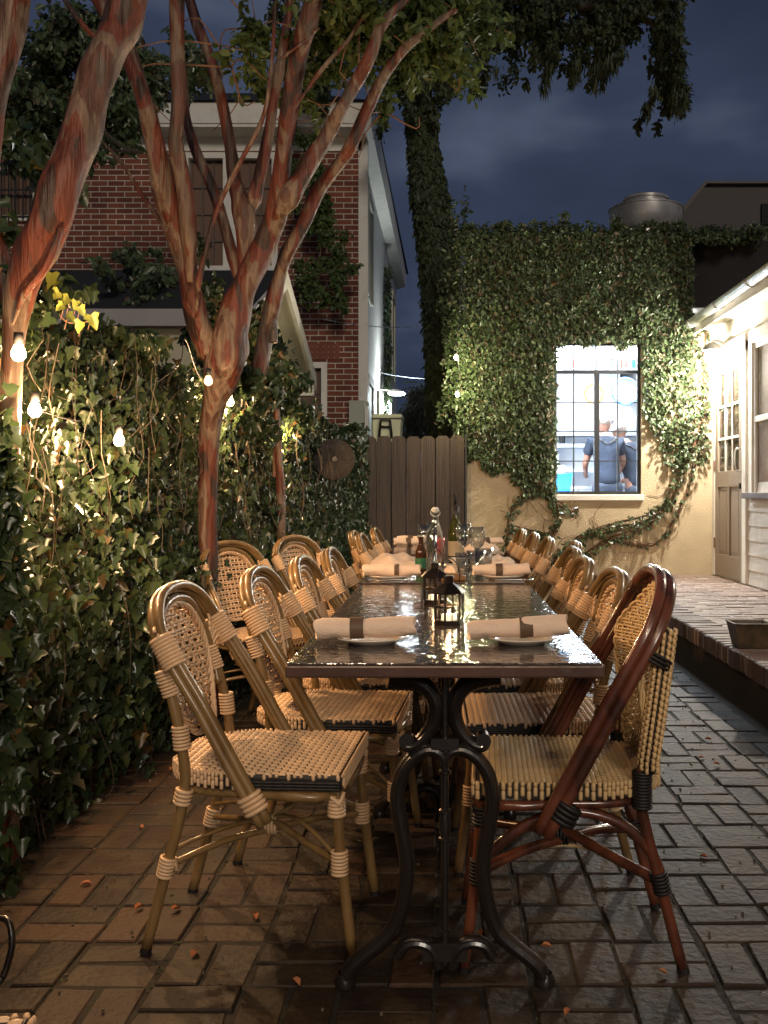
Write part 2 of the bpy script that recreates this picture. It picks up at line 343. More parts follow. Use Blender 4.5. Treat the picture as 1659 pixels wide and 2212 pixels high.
# ------------------------------------------------------------------ leaf clouds
def leaf_shape(kind):
    if kind == 'ivy':     # five-lobed, folded on the midrib
        o = [(0,0),(.30,-.10),(.52,.14),(.33,.34),(.30,.58),(0,1.0),(-.30,.58),(-.33,.34),(-.52,.14),(-.30,-.10)]
        v = [(x, y, abs(x)*.42 - .30*y*y + .10*math.sin(x*9+y*5)) for x, y in o]
        f = [(0,1,2,3),(0,3,4,5),(0,5,6,7),(0,7,8,9)]
        return np.array(v), f
    if kind == 'oval':
        v = [(0,0,0),(.27,.30,.09),(.22,.72,.05),(0,1,-.08),(-.22,.72,.05),(-.27,.30,.09)]
        return np.array(v), [(0,1,2,3),(0,3,4,5)]
    if kind == 'frond':
        v = [(0,0,0),(.06,.4,.02),(0,1,-.25),(-.06,.4,.02)]
        return np.array(v), [(0,1,2,3)]
def leaves(name, pos, out, size, kind, mt, parent=None, droop=.9, jit=.6, svar=.35):
    """pos (N,3), out (N,3) facing direction; the tip hangs down"""
    pos = np.asarray(pos, float); N = len(pos); out = np.asarray(out, float)
    if out.ndim == 1: out = np.tile(out, (N, 1))
    nrm = out + RNG.normal(0, jit, (N, 3)); nrm /= np.linalg.norm(nrm, axis=1)[:, None]
    tip = np.tile(np.array([0, 0, -droop]), (N, 1)) + RNG.normal(0, .55, (N, 3))
    tip -= nrm*(tip*nrm).sum(1)[:, None]; tip /= np.linalg.norm(tip, axis=1)[:, None]+1e-9
    sx = np.cross(tip, nrm); sz = size*(1+RNG.uniform(-svar, svar, N))[:, None]
    V, Fc = leaf_shape(kind); K = len(V)
    vs = pos[:, None, :] + sz[:, None, :]*(V[None, :, 0:1]*sx[:, None, :]+V[None, :, 1:2]*tip[:, None, :]+V[None, :, 2:3]*nrm[:, None, :])
    vs = vs.reshape(-1, 3)
    base = (np.arange(N)*K)[:, None]
    me = bpy.data.meshes.new(name)
    fl = []; ls = []
    k = len(Fc[0]); fa = np.array(Fc)
    idx = (base[:, :, None]+fa[None]).reshape(-1)
    nf = N*len(Fc)
    me.vertices.add(len(vs)); me.vertices.foreach_set('co', vs.ravel())
    me.loops.add(len(idx)); me.loops.foreach_set('vertex_index', idx.astype(np.int32))
    me.polygons.add(nf); me.polygons.foreach_set('loop_start', (np.arange(nf)*k).astype(np.int32)); me.polygons.foreach_set('loop_total', np.full(nf, k, np.int32))
    me.materials.append(mt); me.update(calc_edges=True); me.validate()
    o = bpy.data.objects.new(name, me); C.objects.link(o)
    if parent: o.parent = parent
    return o
def blob(u, v, d, ru, rv, rd, n, clump=0):
    """points of a leafy clump: centre and half sizes given at the clump's own distance"""
    c = np.array(P(u, v, d)); R = np.array([ru*d/FPX, rd, rv*d/FPX])
    if clump:
        cc = RNG.normal(0, .5, (clump, 3)); q = cc[RNG.integers(0, clump, n)] + RNG.normal(0, .17, (n, 3))
    else:
        q = RNG.normal(0, .48, (n, 3))
    return c + q*R
def sn(x, y, s=0):
    return (np.sin(x*1.7+s)+np.sin(y*2.3+1.3*s)+np.sin((x+y)*3.1+2*s)+np.sin((x*1.3-y*2)*4.3+s)*.7)/3.7

# ------------------------------------------------------------------ the ground
PX = 1.46; PH = .29; YW = 9.6
g = MB(); g.box((-60, -30, -.5), (60, 80, -.03)); tag(g.build('ground', M['ground']), kind='structure')
g = MB(); g.box((-2.2, -1.5, -.029), (PX+.05, YW, -.0048)); tag(g.build('paving_joints', M['mortar']), kind='structure')
def brick(mb, x, y, lx, ly, z, t=.03, bev=.0035, rot=0, tilt=.020, zj=.0035):
    cx, cy = x+lx/2, y+ly/2; a = rot+random.uniform(-.018, .018); zz = z+random.uniform(-zj, zj)
    tx, ty = random.uniform(-tilt, tilt), random.uniform(-tilt, tilt)
    vs = []; cj = [abs(random.gauss(0, .0042)) for _ in range(8)]; ci = 0
    for (w, h, dz) in ((lx/2, ly/2, -t), (lx/2, ly/2, -bev), (lx/2-bev, ly/2-bev, 0)):
        for i, j in ((-1,-1),(1,-1),(1,1),(-1,1)):
            px, py = i*(w-cj[ci]), j*(h-cj[ci+1]); ci = (ci+2) % 8
            vs.append((cx+px*math.cos(a)-py*math.sin(a), cy+px*math.sin(a)+py*math.cos(a), zz+dz+px*tx+py*ty))
    mb.add(vs, [(0,1,5,4),(1,2,6,5),(2,3,7,6),(3,0,4,7),(4,5,9,8),(5,6,10,9),(6,7,11,10),(7,4,8,11),(8,9,10,11)])
fb = MB(); U = .208; X0 = -2.1; j = 0
y = -1.2
while y < YW:
    i = 0; x = X0+random.uniform(-.01, .01)
    while x < PX-.02:
        if (i+j) % 2 == 0:
            for k in (0, 1):
                lx = min(U-.0022-random.random()*.0032, PX-x-.005)
                if lx > .03: brick(fb, x+random.uniform(-.002,.002), y+k*U/2, lx, U/2-.0022-random.random()*.0032, 0)
        else:
            for k in (0, 1):
                lx = min(U/2-.0022-random.random()*.0032, PX-(x+k*U/2)-.005)
                if lx > .03: brick(fb, x+k*U/2, y+random.uniform(-.002,.002), lx, U-.0022-random.random()*.0032, 0)
        i += 1; x += U
    j += 1; y += U
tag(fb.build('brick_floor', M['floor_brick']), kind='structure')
# raised patio
pb = MB(); pb.box((PX+.045, -1.5, -.02), (6, YW+.0, PH-.0155)); tag(pb.build('raised_patio', M['patio_mortar']), kind='structure')
pb = MB(); pb.box((PX+.03, -1.5, -.02), (PX+.044, YW-.002, PH-.10)); tag(pb.build('patio_wall', M['dark_brick']), kind='structure')
tb = MB(); y = -1.2; r = 0
while y < YW-.03:
    x = PX+.21+(r % 2)*.105
    if r % 2: brick(tb, PX+.21, y, .10, .095, PH-.012, .02, .004)
    while x < 2.66:
        lx = min(.203, 2.665-x)
        if lx > .03: brick(tb, x, y, lx, .095, PH-.012, .02, .004)
        x += .210
    y += .102; r += 1
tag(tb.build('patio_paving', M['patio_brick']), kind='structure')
eb = MB(); y = -1.2
while y < YW-.06:
    brick(eb, PX, y, .203, .066, PH, .095, .007, tilt=.02); y += .0745
tag(eb.build('patio_edge_bricks', M['edge_brick']), kind='structure')
eb = MB(); eb.box((PX+.008, -1.2, PH-.09), (PX+.2, YW-.01, PH-.012)); tag(eb.build('patio_edge_mortar', M['patio_mortar']), kind='structure')

# ------------------------------------------------------------------ kitchen building with its window
kb = empty('kitchen_building', (0, YW, 0), 0, 'tan stucco kitchen building under a curtain of ivy with a bright gridded window', 'building')
KX0, KX1, KT = .215, 2.76, 3.62
WX0, WX1, WZ0, WZ1 = 1.078, 1.94, 1.075, 2.572
w = MB(); T = .22
def kbox(mb, x0, x1, z0, z1, y0=0, y1=T): mb.box((x0, y0, z0), (x1, y1, z1))
kbox(w, KX0, WX0, 0, KT); kbox(w, WX1, 2.43, 0, KT); kbox(w, WX0, WX1, 0, WZ0); kbox(w, WX0, WX1, WZ1, KT); kbox(w, 2.43, KX1, 0, 2.72)
w.build('wall', M['stucco'], kb)
w = MB(); w.box((KX0, T, 0), (KX0+.15, 4.4, KT)); w.box((KX1+.6, T+.01, 0), (KX1+.75, 4.4, 2.9)); w.box((KX0+.15, 4.2, 0), (KX1+.6, 4.4, 3.0)); w.build('interior_wall', M['kwall'], kb)
w = MB(); w.box((KX0+.15, T, PH-.1), (KX1+.6, 4.2, PH)); w.build('interior_floor', M['kgrey'], kb)
w = MB(); w.box((KX0+.15, T, 2.9), (KX1+.6, 4.2, 2.96)); w.build('ceiling', M['kwall'], kb)
w = MB(); w.box((KX0+.02, .03, KT), (2.45, 4.5, KT+.03)); w.build('roof', M['darkwall'], kb)
w = MB(); w.box((WX0-.02, -.035, WZ0-.06), (WX1+.02, .06, WZ0-.005)); w.build('window_sill', M['white'], kb, bevel=.004)
for q in (0, 1):
    f = MB(); f.box((.7+q*1.4, 1.2, 2.86), (1.7+q*1.4, 1.6, 2.895)); t_ = f.build('ceiling_light', M['tube'], kb)
    l = bpy.data.lights.new('kitchen_light', 'AREA'); l.shape = 'RECTANGLE'; l.size = .9; l.size_y = 1.6; l.energy = 330; l.color = (.86, .94, 1)
    lo = bpy.data.objects.new('kitchen_light', l); C.objects.link(lo); lo.parent = kb; lo.location = (1.2+q*1.4, 1.5+q*.7, 2.84)
win = empty('window', (0, .05, 0)); win.parent = kb
f = MB()
def wb_(x0, x1, z0, z1, y0=-.02, y1=.025): f.box((x0, y0, z0), (x1, y1, z1))
TZ = 2.288   # transom
wb_(WX0, WX0+.03, WZ0, WZ1); wb_(WX1-.035, WX1, WZ0, WZ1); wb_(WX0+.03, WX1-.035, WZ1-.02, WZ1); wb_(WX0+.03, WX1-.035, WZ0, WZ0+.03); wb_(WX0+.03, WX1-.035, TZ-.014, TZ+.016, -.024, .028)
wb_(1.480, 1.530, WZ0+.03, TZ-.014, -.026, .028)
f.build('frame', M['winframe'], win)
f = MB()
for x in (1.277, 1.714): wb_(x-.006, x+.006, WZ0+.03, TZ-.014, -.012, .012)
for x in (1.277, 1.496, 1.714): wb_(x-.006, x+.006, TZ+.016, WZ1-.02, -.012, .012)
for z in (1.985, 1.70, 1.405):
    wb_(WX0+.03, 1.485, z-.005, z+.005, -.010, .010); wb_(1.525, WX1-.035, z-.005, z+.005, -.010, .010)
f.build('muntin', M['winframe'], win)
f = MB(); f.box((WX0+.03, .0, WZ0+.03), (WX1-.035, .003, WZ1-.02)); f.build('pane', glass_mat('window_glass', (1,1,1), 0, 1.02), win)
# dark block above the clapboard building; near-black colour stands in for its shadow
o = MB(); o.box((2.49, 9.9, 2.5), (7, 14, 3.66)); tag(o.build('shaded_wall_block', M['darkwall']), 'flat wall block above the clapboard roof with its shadow put into a black colour', 'building')
o = MB(); o.prism([(3.42, 3), (3.42, 5.15), (3.75, 5.52), (8, 5.52), (8, 3)], 14, 18)
fb_ = empty('far_building', (0,0,0), 0, 'dark distant building with a slanted roof corner at the right edge of the sky', 'building')
o.build('wall', mat('far_wall', (.10,.09,.085), .9), fb_)
o = MB(); o.prism([(3.38, 5.16), (3.72, 5.56), (8, 5.56), (8, 5.525), (3.752, 5.525), (3.43, 5.12)], 13.9, 18.1); o.build('parapet_trim', mat('far_trim', (.13,.12,.11), .8), fb_)
o = MB(); o.box((4.55, 13.96, 4.95), (4.95, 14.02, 5.25)); o.build('window', M['darkwall'], fb_)
# kitchen contents
def thing_mesh(mb, name, mt, label, cat, group=None, **k):
    return tag(mb.build(name, mt, **k), label, cat, group)
ks = empty('kitchen_shelf', (0,0,0), 0, 'long grey shelf inside the kitchen holding a row of thin coloured binders', 'shelf')
o = MB(); o.box((.6, 11.15, 2.505), (3.2, 11.4, 2.525)); o.build('board', M['ksteel'], ks)
cols = [('red',(.8,.05,.04)),('blue',(.02,.35,.8)),('grey',(.3,.3,.33)),('white',(.85,.85,.85)),('black',(.05,.05,.05)),('pale',(.45,.6,.6))]
bm_ = {n: mat('binder_'+n, c, .5) for n, c in cols}
x = 1.18; k = 0
seq = ['white','red','white','grey','white','black','white','grey','black','white','red','white','red','grey','white','blue','blue','white','grey','white','pale','grey','pale','white','black','white']
kz = 2.526
for s in seq*2:
    wd = random.uniform(.014, .04)
    if x > 2.35: break
    o = MB(); o.box((x, 11.17, kz), (x+wd*.6, 11.37, kz+random.uniform(.09, .13)))
    tag(o.build('binder', bm_[s]), 'thin upright %s binder in the row on the kitchen shelf' % s, 'binder', 'binders on the kitchen shelf'); x += wd*.6+.008; k += 1
hd = MB(); hd.box((.6, 11.45, 2.665), (3.1, 11.9, 2.895)); thing_mesh(hd, 'extractor_hood', M['kgrey'], 'wide grey extractor hood along the top of the kitchen window view', 'hood')
rk = empty('steel_rack', (0,0,0), 0, 'grey steel rack of plain shelves behind the two kitchen workers', 'rack')
for z, h in ((1.72, .05), (1.88, .09), (1.38, .05)):
    o = MB(); o.box((.5, 13.3, z), (3.2, 13.75, z+h)); o.build('shelf', M['ksteel'], rk)
for xx in (.5, 1.35, 3.15):
    o = MB(); o.box((xx, 13.28, PH), (xx+.04, 13.32, 2.1)); o.build('post', M['ksteel'], rk)
for (xx, ww, zz, hh, cc) in ((1.36, .30, 1.93+.04, .14, 'pale'), (1.05, .24, 1.97, .12, 'white'), (1.0, .3, 1.43, .24, 'pale'), (1.38, .2, 1.43, .25, 'white')):
    o = MB(); o.box((xx, 13.35, zz), (xx+ww-.02, 13.65, zz+hh)); thing_mesh(o, 'food_bin', bm_[cc], 'pale %s bin on the %s kitchen rack shelf' % ('wide' if ww > .25 else 'narrow', 'upper' if zz > 1.6 else 'lower'), 'bin', bevel=.01)
CL_ = [(1.28,.16,1.19,.20,'grey'),(1.50,.14,1.19,.26,'white'),(2.75,.2,1.19,.3,'pale'),(1.62,.10,1.78,.12,'black'),(2.2,.3,1.98,.12,'grey'),(2.6,.25,1.98,.16,'white')]
for k_, (xx, ww, zz, hh, cc) in enumerate(CL_):
    o = MB(); o.lathe([(0,0),(ww*.42,0),(ww*.46,hh*.9),(ww*.5,hh),(0,hh)], c=(xx, 12.7 if zz < 1.5 else 13.45, zz), n=16)
    thing_mesh(o, 'cooking_pot', bm_[cc], '%s pot standing %s in the kitchen' % (['squat grey','tall white','large pale','small black','wide grey rack','wide white rack'][k_], 'on the steel counter' if zz < 1.5 else 'on the back rack'), 'pot', smooth=True)
# round things on the wall
Rm = Matrix.Rotation(math.radians(90), 4, 'X')
c1 = empty('wall_clock', P(1350, 846, 12.6), 0, 'round wall clock with a blue rim seen through the kitchen window', 'clock')
o = MB(); o.lathe([(0,-.0),(.15,0),(.16,.0)], n=28, M=Rm); o.build('dial', mat('dial', (.7,.8,.85), .5, noise=(14, (.25,.5,.6), .55, .62)), c1)
o = MB(); o.tube([(math.cos(a)*.168, -.02, math.sin(a)*.168) for a in np.linspace(0, 2*math.pi, 28)[:-1]], .018, 8, closed=True); o.build('rim', mat('clock_rim', (.06,.22,.55), .4), c1)
c2 = empty('hanging_strainer', P(1283, 851, 12.5), 0, 'round golden mesh strainer hanging beside the clock', 'strainer')
o = MB(); o.tube([(math.cos(a)*.12, 0, math.sin(a)*.12) for a in np.linspace(0, 2*math.pi, 24)[:-1]], .012, 6, closed=True)
for a in np.linspace(-.09, .09, 7):
    hh = math.sqrt(.0144-a*a); o.tube([(a, .01, -hh), (a, .05, 0), (a, .01, hh)], .004, 4); o.tube([(-hh, .01, a), (0, .05, a), (hh, .01, a)], .004, 4)
o.build('basket', mat('brass_mesh', (.42,.22,.05), .4), c2)
o = MB(); o.bar((.12, 0, 0), (.3, 0, .03), .015, .01); o.build('handle', M['ksteel'], c2)
tb_ = empty('blue_tub', P(1211, 1044, 10.6), 0, 'bright blue plastic tub with a folded rim standing behind the window glass', 'tub')
o = MB(); o.lathe([(0,-.11),(.13,-.11),(.16,.09),(.152,.09),(.125,-.10),(0,-.10)], n=4, M=Matrix.Rotation(math.pi/4, 4, 'Z')); o.build('body', M['blue'], tb_)
o = MB(); o.lathe([(.155,.085),(.185,.085),(.185,.105),(.155,.105)], n=4, M=Matrix.Rotation(math.pi/4, 4, 'Z')); o.build('rim', mat('tub_rim', (.02,.45,.75), .4), tb_)
kt = empty('prep_table', (0,0,0), 0, 'white topped prep table behind the kitchen window', 'table')
o = MB(); o.box((.5, 10.1, 1.065), (1.75, 10.85, 1.10)); o.build('top', M['kwall'], kt)
for xx, yy in ((.55,10.15),(1.68,10.15),(.55,10.78),(1.68,10.78)):
    o = MB(); o.box((xx, yy, PH), (xx+.04, yy+.04, 1.064)); o.build('leg', M['ksteel'], kt)
kt2 = empty('cook_counter', (0,0,0), 0, 'long steel counter the two kitchen workers lean over', 'counter')
o = MB(); o.box((1.45, 12.35, 1.14), (3.2, 13.0, 1.18)); o.build('top', M['ksteel'], kt2)
o = MB(); o.box((1.5, 12.4, PH), (3.15, 12.95, 1.139)); o.build('cabinet', M['kwall'], kt2)

def skin_obj(name, chains, mt, parent, sub=2):
    """chains: list of lists of (x,y,z,r); the first point of a chain may be an index tuple ('j', k) joining vertex k"""
    vs = []; es = []; rs = []
    for ch in chains:
        prev = None
        for q in ch:
            if q[0] == 'j': prev = q[1]; continue
            vs.append(q[:3]); rs.append(q[3]); i = len(vs)-1
            if prev is not None: es.append((prev, i))
            prev = i
    me = bpy.data.meshes.new(name); me.from_pydata(vs, es, []); o = bpy.data.objects.new(name, me); C.objects.link(o)
    sk = o.modifiers.new('skin', 'SKIN'); sk.use_smooth_shade = True
    for i, r in enumerate(rs):
        rr = r if isinstance(r, tuple) else (r, r)
        me.skin_vertices[0].data[i].radius = rr
    me.skin_vertices[0].data[0].use_root = True
    sb = o.modifiers.new('sub', 'SUBSURF'); sb.levels = sub; sb.render_levels = sub
    me.materials.append(mt); o.parent = parent; return o
def person(loc, rz, lean, label, head_turn=0):
    r = empty('person', loc, rz, label, 'person')   # faces +y locally (away from the camera)
    L = lean
    def pt(z, y=0, x=0): # lean forward above the hips
        if z <= .95: return (x, y, z)
        k = (z-.95); return (x, y+k*math.sin(L), .95+k*math.cos(L))
    body = [[(*pt(.95), .15), (*pt(1.10), .135), (*pt(1.28), .15), (*pt(1.42), .14), (*pt(1.50), .07), (*pt(1.57, .03), .055)],
            [('j', 0), (.10, 0, .86, .10), (.11, 0, .50, .065), (.11, -.01, .09, .045), (.11, .12, .04, .035)],
            [('j', 0), (-.10, 0, .86, .10), (-.11, 0, .50, .065), (-.11, -.01, .09, .045), (-.11, .12, .04, .035)]]
    arms = []
    for s in (-1, 1):
        sh = pt(1.43, 0, s*.17)
        el = (s*.235, sh[1]+.10, sh[2]-.27); wr = (s*.20, el[1]+.20, el[2]-.13); hd_ = (s*.18, wr[1]+.08, wr[2]-.02)
        body.append([('j', 3), (*sh, .062), (el[0], el[1], el[2], .042), (wr[0], wr[1], wr[2], .028), (hd_[0], hd_[1], hd_[2], .032)])
        arms.append((sh, el, wr, hd_))
    hc = Vector(pt(1.66, .05)); 
    b = skin_obj('body', body, M['skin'], r)
    h = MB(); Hm = Matrix.Translation(hc) @ Matrix.Rotation(head_turn, 4, 'Z') @ Matrix.Rotation(-.35, 4, 'X')
    # head: cranium, jaw, nose and ears in one mesh
    rings = []
    prof = [(.0,-.118,.02),(.035,-.112,.02),(.055,-.09,.018),(.066,-.05,.010),(.074,-.01,.0),(.078,.03,-.005),(.075,.07,-.008),(.058,.102,-.008),(.03,.118,-.005),(0,.122,0)]
    vs = []; n = 20
    for rr, zz, yo in prof:
        for k in range(n):
            a = 2*math.pi*k/n; X_ = math.cos(a)*rr; Y_ = math.sin(a)*rr*1.22+yo
            if abs(a-math.pi/2) < .2 and -.05 < zz < .0: Y_ += .022
            vs.append(Hm @ Vector((X_, Y_, zz)))
    fs = [(i*n+k, i*n+(k+1) % n, (i+1)*n+(k+1) % n, (i+1)*n+k) for i in range(len(prof)-1) for k in range(n)]
    h.add(vs, fs)
    for s in (-1, 1): h.tube([Hm @ Vector((s*.078, -.005+math.cos(a)*.014, -.012+math.sin(a)*.028)) for a in np.linspace(0, 2*math.pi, 9)[:-1]], .008, 6, closed=True)
    h.build('head', M['skin'], r, smooth=True)
    h = MB(); pr = [(.074,-.035,.0),(.0805,-.01,-.004),(.0815,.03,-.006),(.078,.06,-.008)]; vs = []
    for rr, zz, yo in pr:
        for k in range(13):
            a = math.pi+.25+(math.pi-.5)*k/12; vs.append(Hm @ Vector((math.cos(a)*rr, math.sin(a)*rr*1.23+yo, zz)))
    h.add(vs, [(i*13+k, i*13+k+1, (i+1)*13+k+1, (i+1)*13+k) for i in range(3) for k in range(12)]); h.build('hair', M['hairm'], r, smooth=True)
    h = MB(); h.lathe([(.083,.03),(.088,.055),(.085,.09),(.065,.122),(.03,.136),(0,.138)], n=20, M=Hm @ Matrix.Scale(1.2, 4, (0,1,0))); h.build('cap', M['cap'], r, smooth=True)
    sh_ = [[(*pt(.84), .172), (*pt(.95), .172), (*pt(1.10), .16), (*pt(1.28), .175), (*pt(1.41), .165), (*pt(1.48), .10)]]
    for s, (a, e_, w_, q) in zip((-1, 1), arms):
        A = Vector(a); E = Vector(e_); m_ = A.lerp(E, .62); sh_.append([('j', 4), (A.x, A.y, A.z, .085), (m_.x, m_.y, m_.z, .075)])
    skin_obj('shirt', sh_, M['shirt'], r)
    tr = [[(0, 0, .96, .165), (0, 0, .88, .15)], [('j', 1), (.10, 0, .80, .11), (.11, 0, .5, .08), (.11, -.01, .13, .06)], [('j', 1), (-.10, 0, .80, .11), (-.11, 0, .5, .08), (-.11, -.01, .13, .06)]]
    skin_obj('trousers', tr, M['trouser'], r)
    ap = MB()
    for s in (-1, 1): ap.tube([Vector(pt(1.42, -.155, s*.05)), Vector(pt(1.47, -.13, s*.11)), Vector(pt(1.49, .02, s*.12))], .010, 6, sub=3)
    ap.tube([Vector(pt(1.42, -.16, -.05)), Vector(pt(1.395, -.175, 0)), Vector(pt(1.42, -.16, .05))], .010, 6, sub=3)
    ap.build('apron_strap', M['black'], r, smooth=True)
    return r
person((1.965, 11.75, PH+.02), .0, .30, 'person in a white cap and navy T-shirt seen from behind in the kitchen', -.35)
person((2.40, 12.0, PH-.02), .55, .46, 'person in navy T-shirt and grey trousers bending left beside the blue-shirted kitchen worker', .2)

# ------------------------------------------------------------------ ivy on the kitchen wall
iv = empty('wall_ivy', (0, YW, 0), 0, 'dense small-leaved ivy covering the stucco wall around the kitchen window', 'ivy')
def in_ivy(u, v):
    """coverage 0..1 over the wall face, in picture units at the wall"""
    j_ = 10*math.sin(u*.09)+7*math.sin(v*.13+u*.05)
    if v < 500 or u < 985: return 0
    if u > 1497: return 1 if (v > 700 and v < 1000 and u < 1532 and random.random() < .35) or (v < 522 and random.random() < .7) else 0
    if 1203+j_*.5 < u < 1388-j_*.3 and v > 742+j_*.6: 
        if v < 1070: return 0
    if u < 1200:
        lim = 995+(max(0, u-1010))*.42
        if u > 1100: lim = 1035+(u-1100)*.6
        if v < lim+j_: return 1
    elif u < 1388:
        if v < 742+j_*.6: return 1
    else:
        t = (v-700)/330
        lim = 1497-0*t
        if v < 905+j_ : return (1 if u < 1440 or v < 800 else .55)
        if v < 1010+j_ and 1405+(v-905)*.35 < u < 1490: return .8
        if v < 980 and u > 1490: return .3
    # stems that bend down to the left under the window
    for (p0, p1, wd, c_) in STEMS:
        if dist(u, v, p0, p1) < wd: return c_
    return 0
def dist(u, v, a, b):
    ax, ay = a; bx, by = b; L2 = (bx-ax)**2+(by-ay)**2; t = max(0, min(1, ((u-ax)*(bx-ax)+(v-ay)*(by-ay))/L2))
    return math.hypot(u-ax-t*(bx-ax), v-ay-t*(by-ay))
PATHS = [([(1465,985),(1462,1050),(1440,1090),(1395,1120),(1330,1135),(1270,1155),(1225,1185),(1195,1215)], 11, .42),
         ([(1430,1110),(1380,1145),(1320,1165),(1270,1195),(1235,1215)], 7, .35),
         ([(1175,1050),(1200,1085),(1205,1120),(1190,1160),(1150,1185),(1110,1200)], 8, .42),
         ([(1150,1050),(1120,1080),(1100,1120),(1095,1180)], 8, .4),
         ([(1200,1085),(1235,1105),(1250,1100)], 6, .35), ([(1500,1000),(1480,1070),(1440,1150),(1400,1180),(1300,1160)], 5, .18),
         ([(1195,1160),(1150,1150),(1100,1140)], 8, .5), ([(1520,760),(1522,880),(1500,960),(1470,1010)], 10, .55), ([(1260,1180),(1200,1200),(1130,1205)], 8, .35)]
STEMS = []
for pts, wd, c_ in PATHS:
    for a, b in zip(pts[:-1], pts[1:]): STEMS.append((a, b, wd, c_))
pos = []
for _ in range(60000):
    u, v = random.uniform(985, 1600), random.uniform(497, 1225)
    c_ = in_ivy(u, v)
    if random.random() > c_: continue
    k = sn(u*.03, v*.03); k2 = sn(u*.011+5, v*.013); thick = .03+.07*(k+1)*.5+.06*max(0, k2)+(.03 if v < 540 else 0)
    if k < -.62 and random.random() < .6: continue
    p = P(u, v, YW-.01-random.random()**1.5*thick*1.3-.012)
    if 2.48 < p.x and p.z > 2.75 and v > 522: continue
    pos.append((p.x, p.y-YW, p.z))
leaves('foliage', pos, (0, -1, .25), .040, 'oval', M['fig'], iv, jit=.75, svar=.55)
pos = [(P(u, 500, YW)[0], random.uniform(-.08, .35), P(u, 503+random.gauss(0, 6)-9*abs(math.sin(u*.11)*math.sin(u*.037+1))-abs(random.gauss(0,3)), YW).z-.02) for u in np.random.default_rng(3).uniform(985, 1659, 4200)]
pos += [(float(a), float(b), float(c)) for a, b, c in (blob(975, 640, YW, 22, 170, .16, 1500, 26)-np.array([0, YW, 0]))]
pos += [(float(a), float(b), float(c)) for a, b, c in (blob(980, 850, YW, 18, 80, .14, 600, 12)-np.array([0, YW, 0]))]
for (u_, v_, n__) in ((1010,494,120),(1085,486,150),(1140,492,90),(1205,484,160),(1262,490,110),(1330,488,140),(1402,492,130),(1450,486,150),(1540,500,120),(1620,505,140)):
    pos += [(float(a), float(b), float(c)) for a, b, c in (blob(u_, v_, YW, 26, 11, .12, n__, 5)-np.array([0, YW, 0]))]
leaves('foliage_fringe', pos, (0, -.8, .6), .045, 'oval', M['fig'], iv, jit=.9, droop=.2)
s = MB()
for pts, wd, c_ in PATHS:
    n_ = max(1, int(wd/2.5))
    for q in range(n_):
        off = (q-(n_-1)/2)*5
        s.tube([P(u+random.uniform(-3,3), v+off+random.uniform(-3,3), YW-.012-random.random()*.02)-Vector((0, YW, 0)) for u, v in pts], .005+.006*random.random(), 5, sub=5)
for _ in range(90):
    a, b, wd, c_ = random.choice(STEMS); u = random.uniform(a[0], b[0]); v = random.uniform(a[1], b[1]); an = random.uniform(0, 6.28); L = random.uniform(15, 55)
    s.tube([P(u+L*t*math.cos(an+t), v+L*t*math.sin(an+t), YW-.008)-Vector((0, YW, 0)) for t in (0, .3, .6, 1)], .0022, 4, sub=3)
s.build('vine_stem', M['vine'], iv, smooth=True)

# ------------------------------------------------------------------ roof fan
vf = empty('roof_ventilator', P(1395, 503, 12.2), 0, 'round two-tiered metal ventilator on the roof above the ivy', 'ventilator')
o = MB(); o.lathe([(.36,0),(.42,.06),(.45,.16),(.455,.27),(.466,.275),(.466,.29),(.44,.29),(.43,.24)], n=36); o.build('housing', M['galv'], vf, smooth='auto')
o = MB(); o.lathe([(.27,.2),(.275,.385),(.29,.39),(.29,.42),(.27,.435),(0,.44)], n=36); o.build('cap', M['galv'], vf, smooth='auto')
o = MB(); o.box((-.3,-.3,-.5),(.3,.3,-.02)); o.build('base', M['galv'], vf)

# ------------------------------------------------------------------ clapboard building on the right
cb = empty('clapboard_building', (2.67, 0, PH), 0, 'white clapboard building with a gutter and porch door beside the raised patio', 'building')
def board(mb, y0, y1, z, h=.128):
    mb.add([(0,y0,z),(-.022,y0,z),(-.006,y0,z+h+.01),(0,y0,z+h+.01),(0,y1,z),(-.022,y1,z),(-.006,y1,z+h+.01),(0,y1,z+h+.01)],
           [(0,1,2,3),(7,6,5,4),(1,5,6,2),(0,4,5,1)])
DY0, DY1 = 8.62, 9.50; WY0, WY1 = 7.25, 8.32
o = MB(); o.box((.001, -1, -.29), (3, YW-.01, 2.45)); o.build('wall', M['white'], cb)
o = MB(); z = 0
while z < 2.25:
    if z < .80: board(o, -1, DY0-.11, z)
    elif z < 2.0:
        board(o, WY1+.09, DY0-.11, z); board(o, 6.0, WY0-.09, z); board(o, -1, 4.6, z)
    else: board(o, -1, YW-.02, z)
    z += .128
o.build('siding', M['clap'], cb)
o = MB(); o.box((-.035, DY1, 0), (.0, YW-.011, 2.14)); o.box((-.04, DY0-.11, 0), (0, DY0, 2.14)); o.box((-.045, DY0-.11, 2.04), (-.0, YW-.011, 2.2)); o.build('door_trim', M['white'], cb, bevel=.004)
o = MB(); o.box((-.02, -1, 2.205), (.0, YW-.011, 2.40)); o.build('frieze', M['white'], cb)
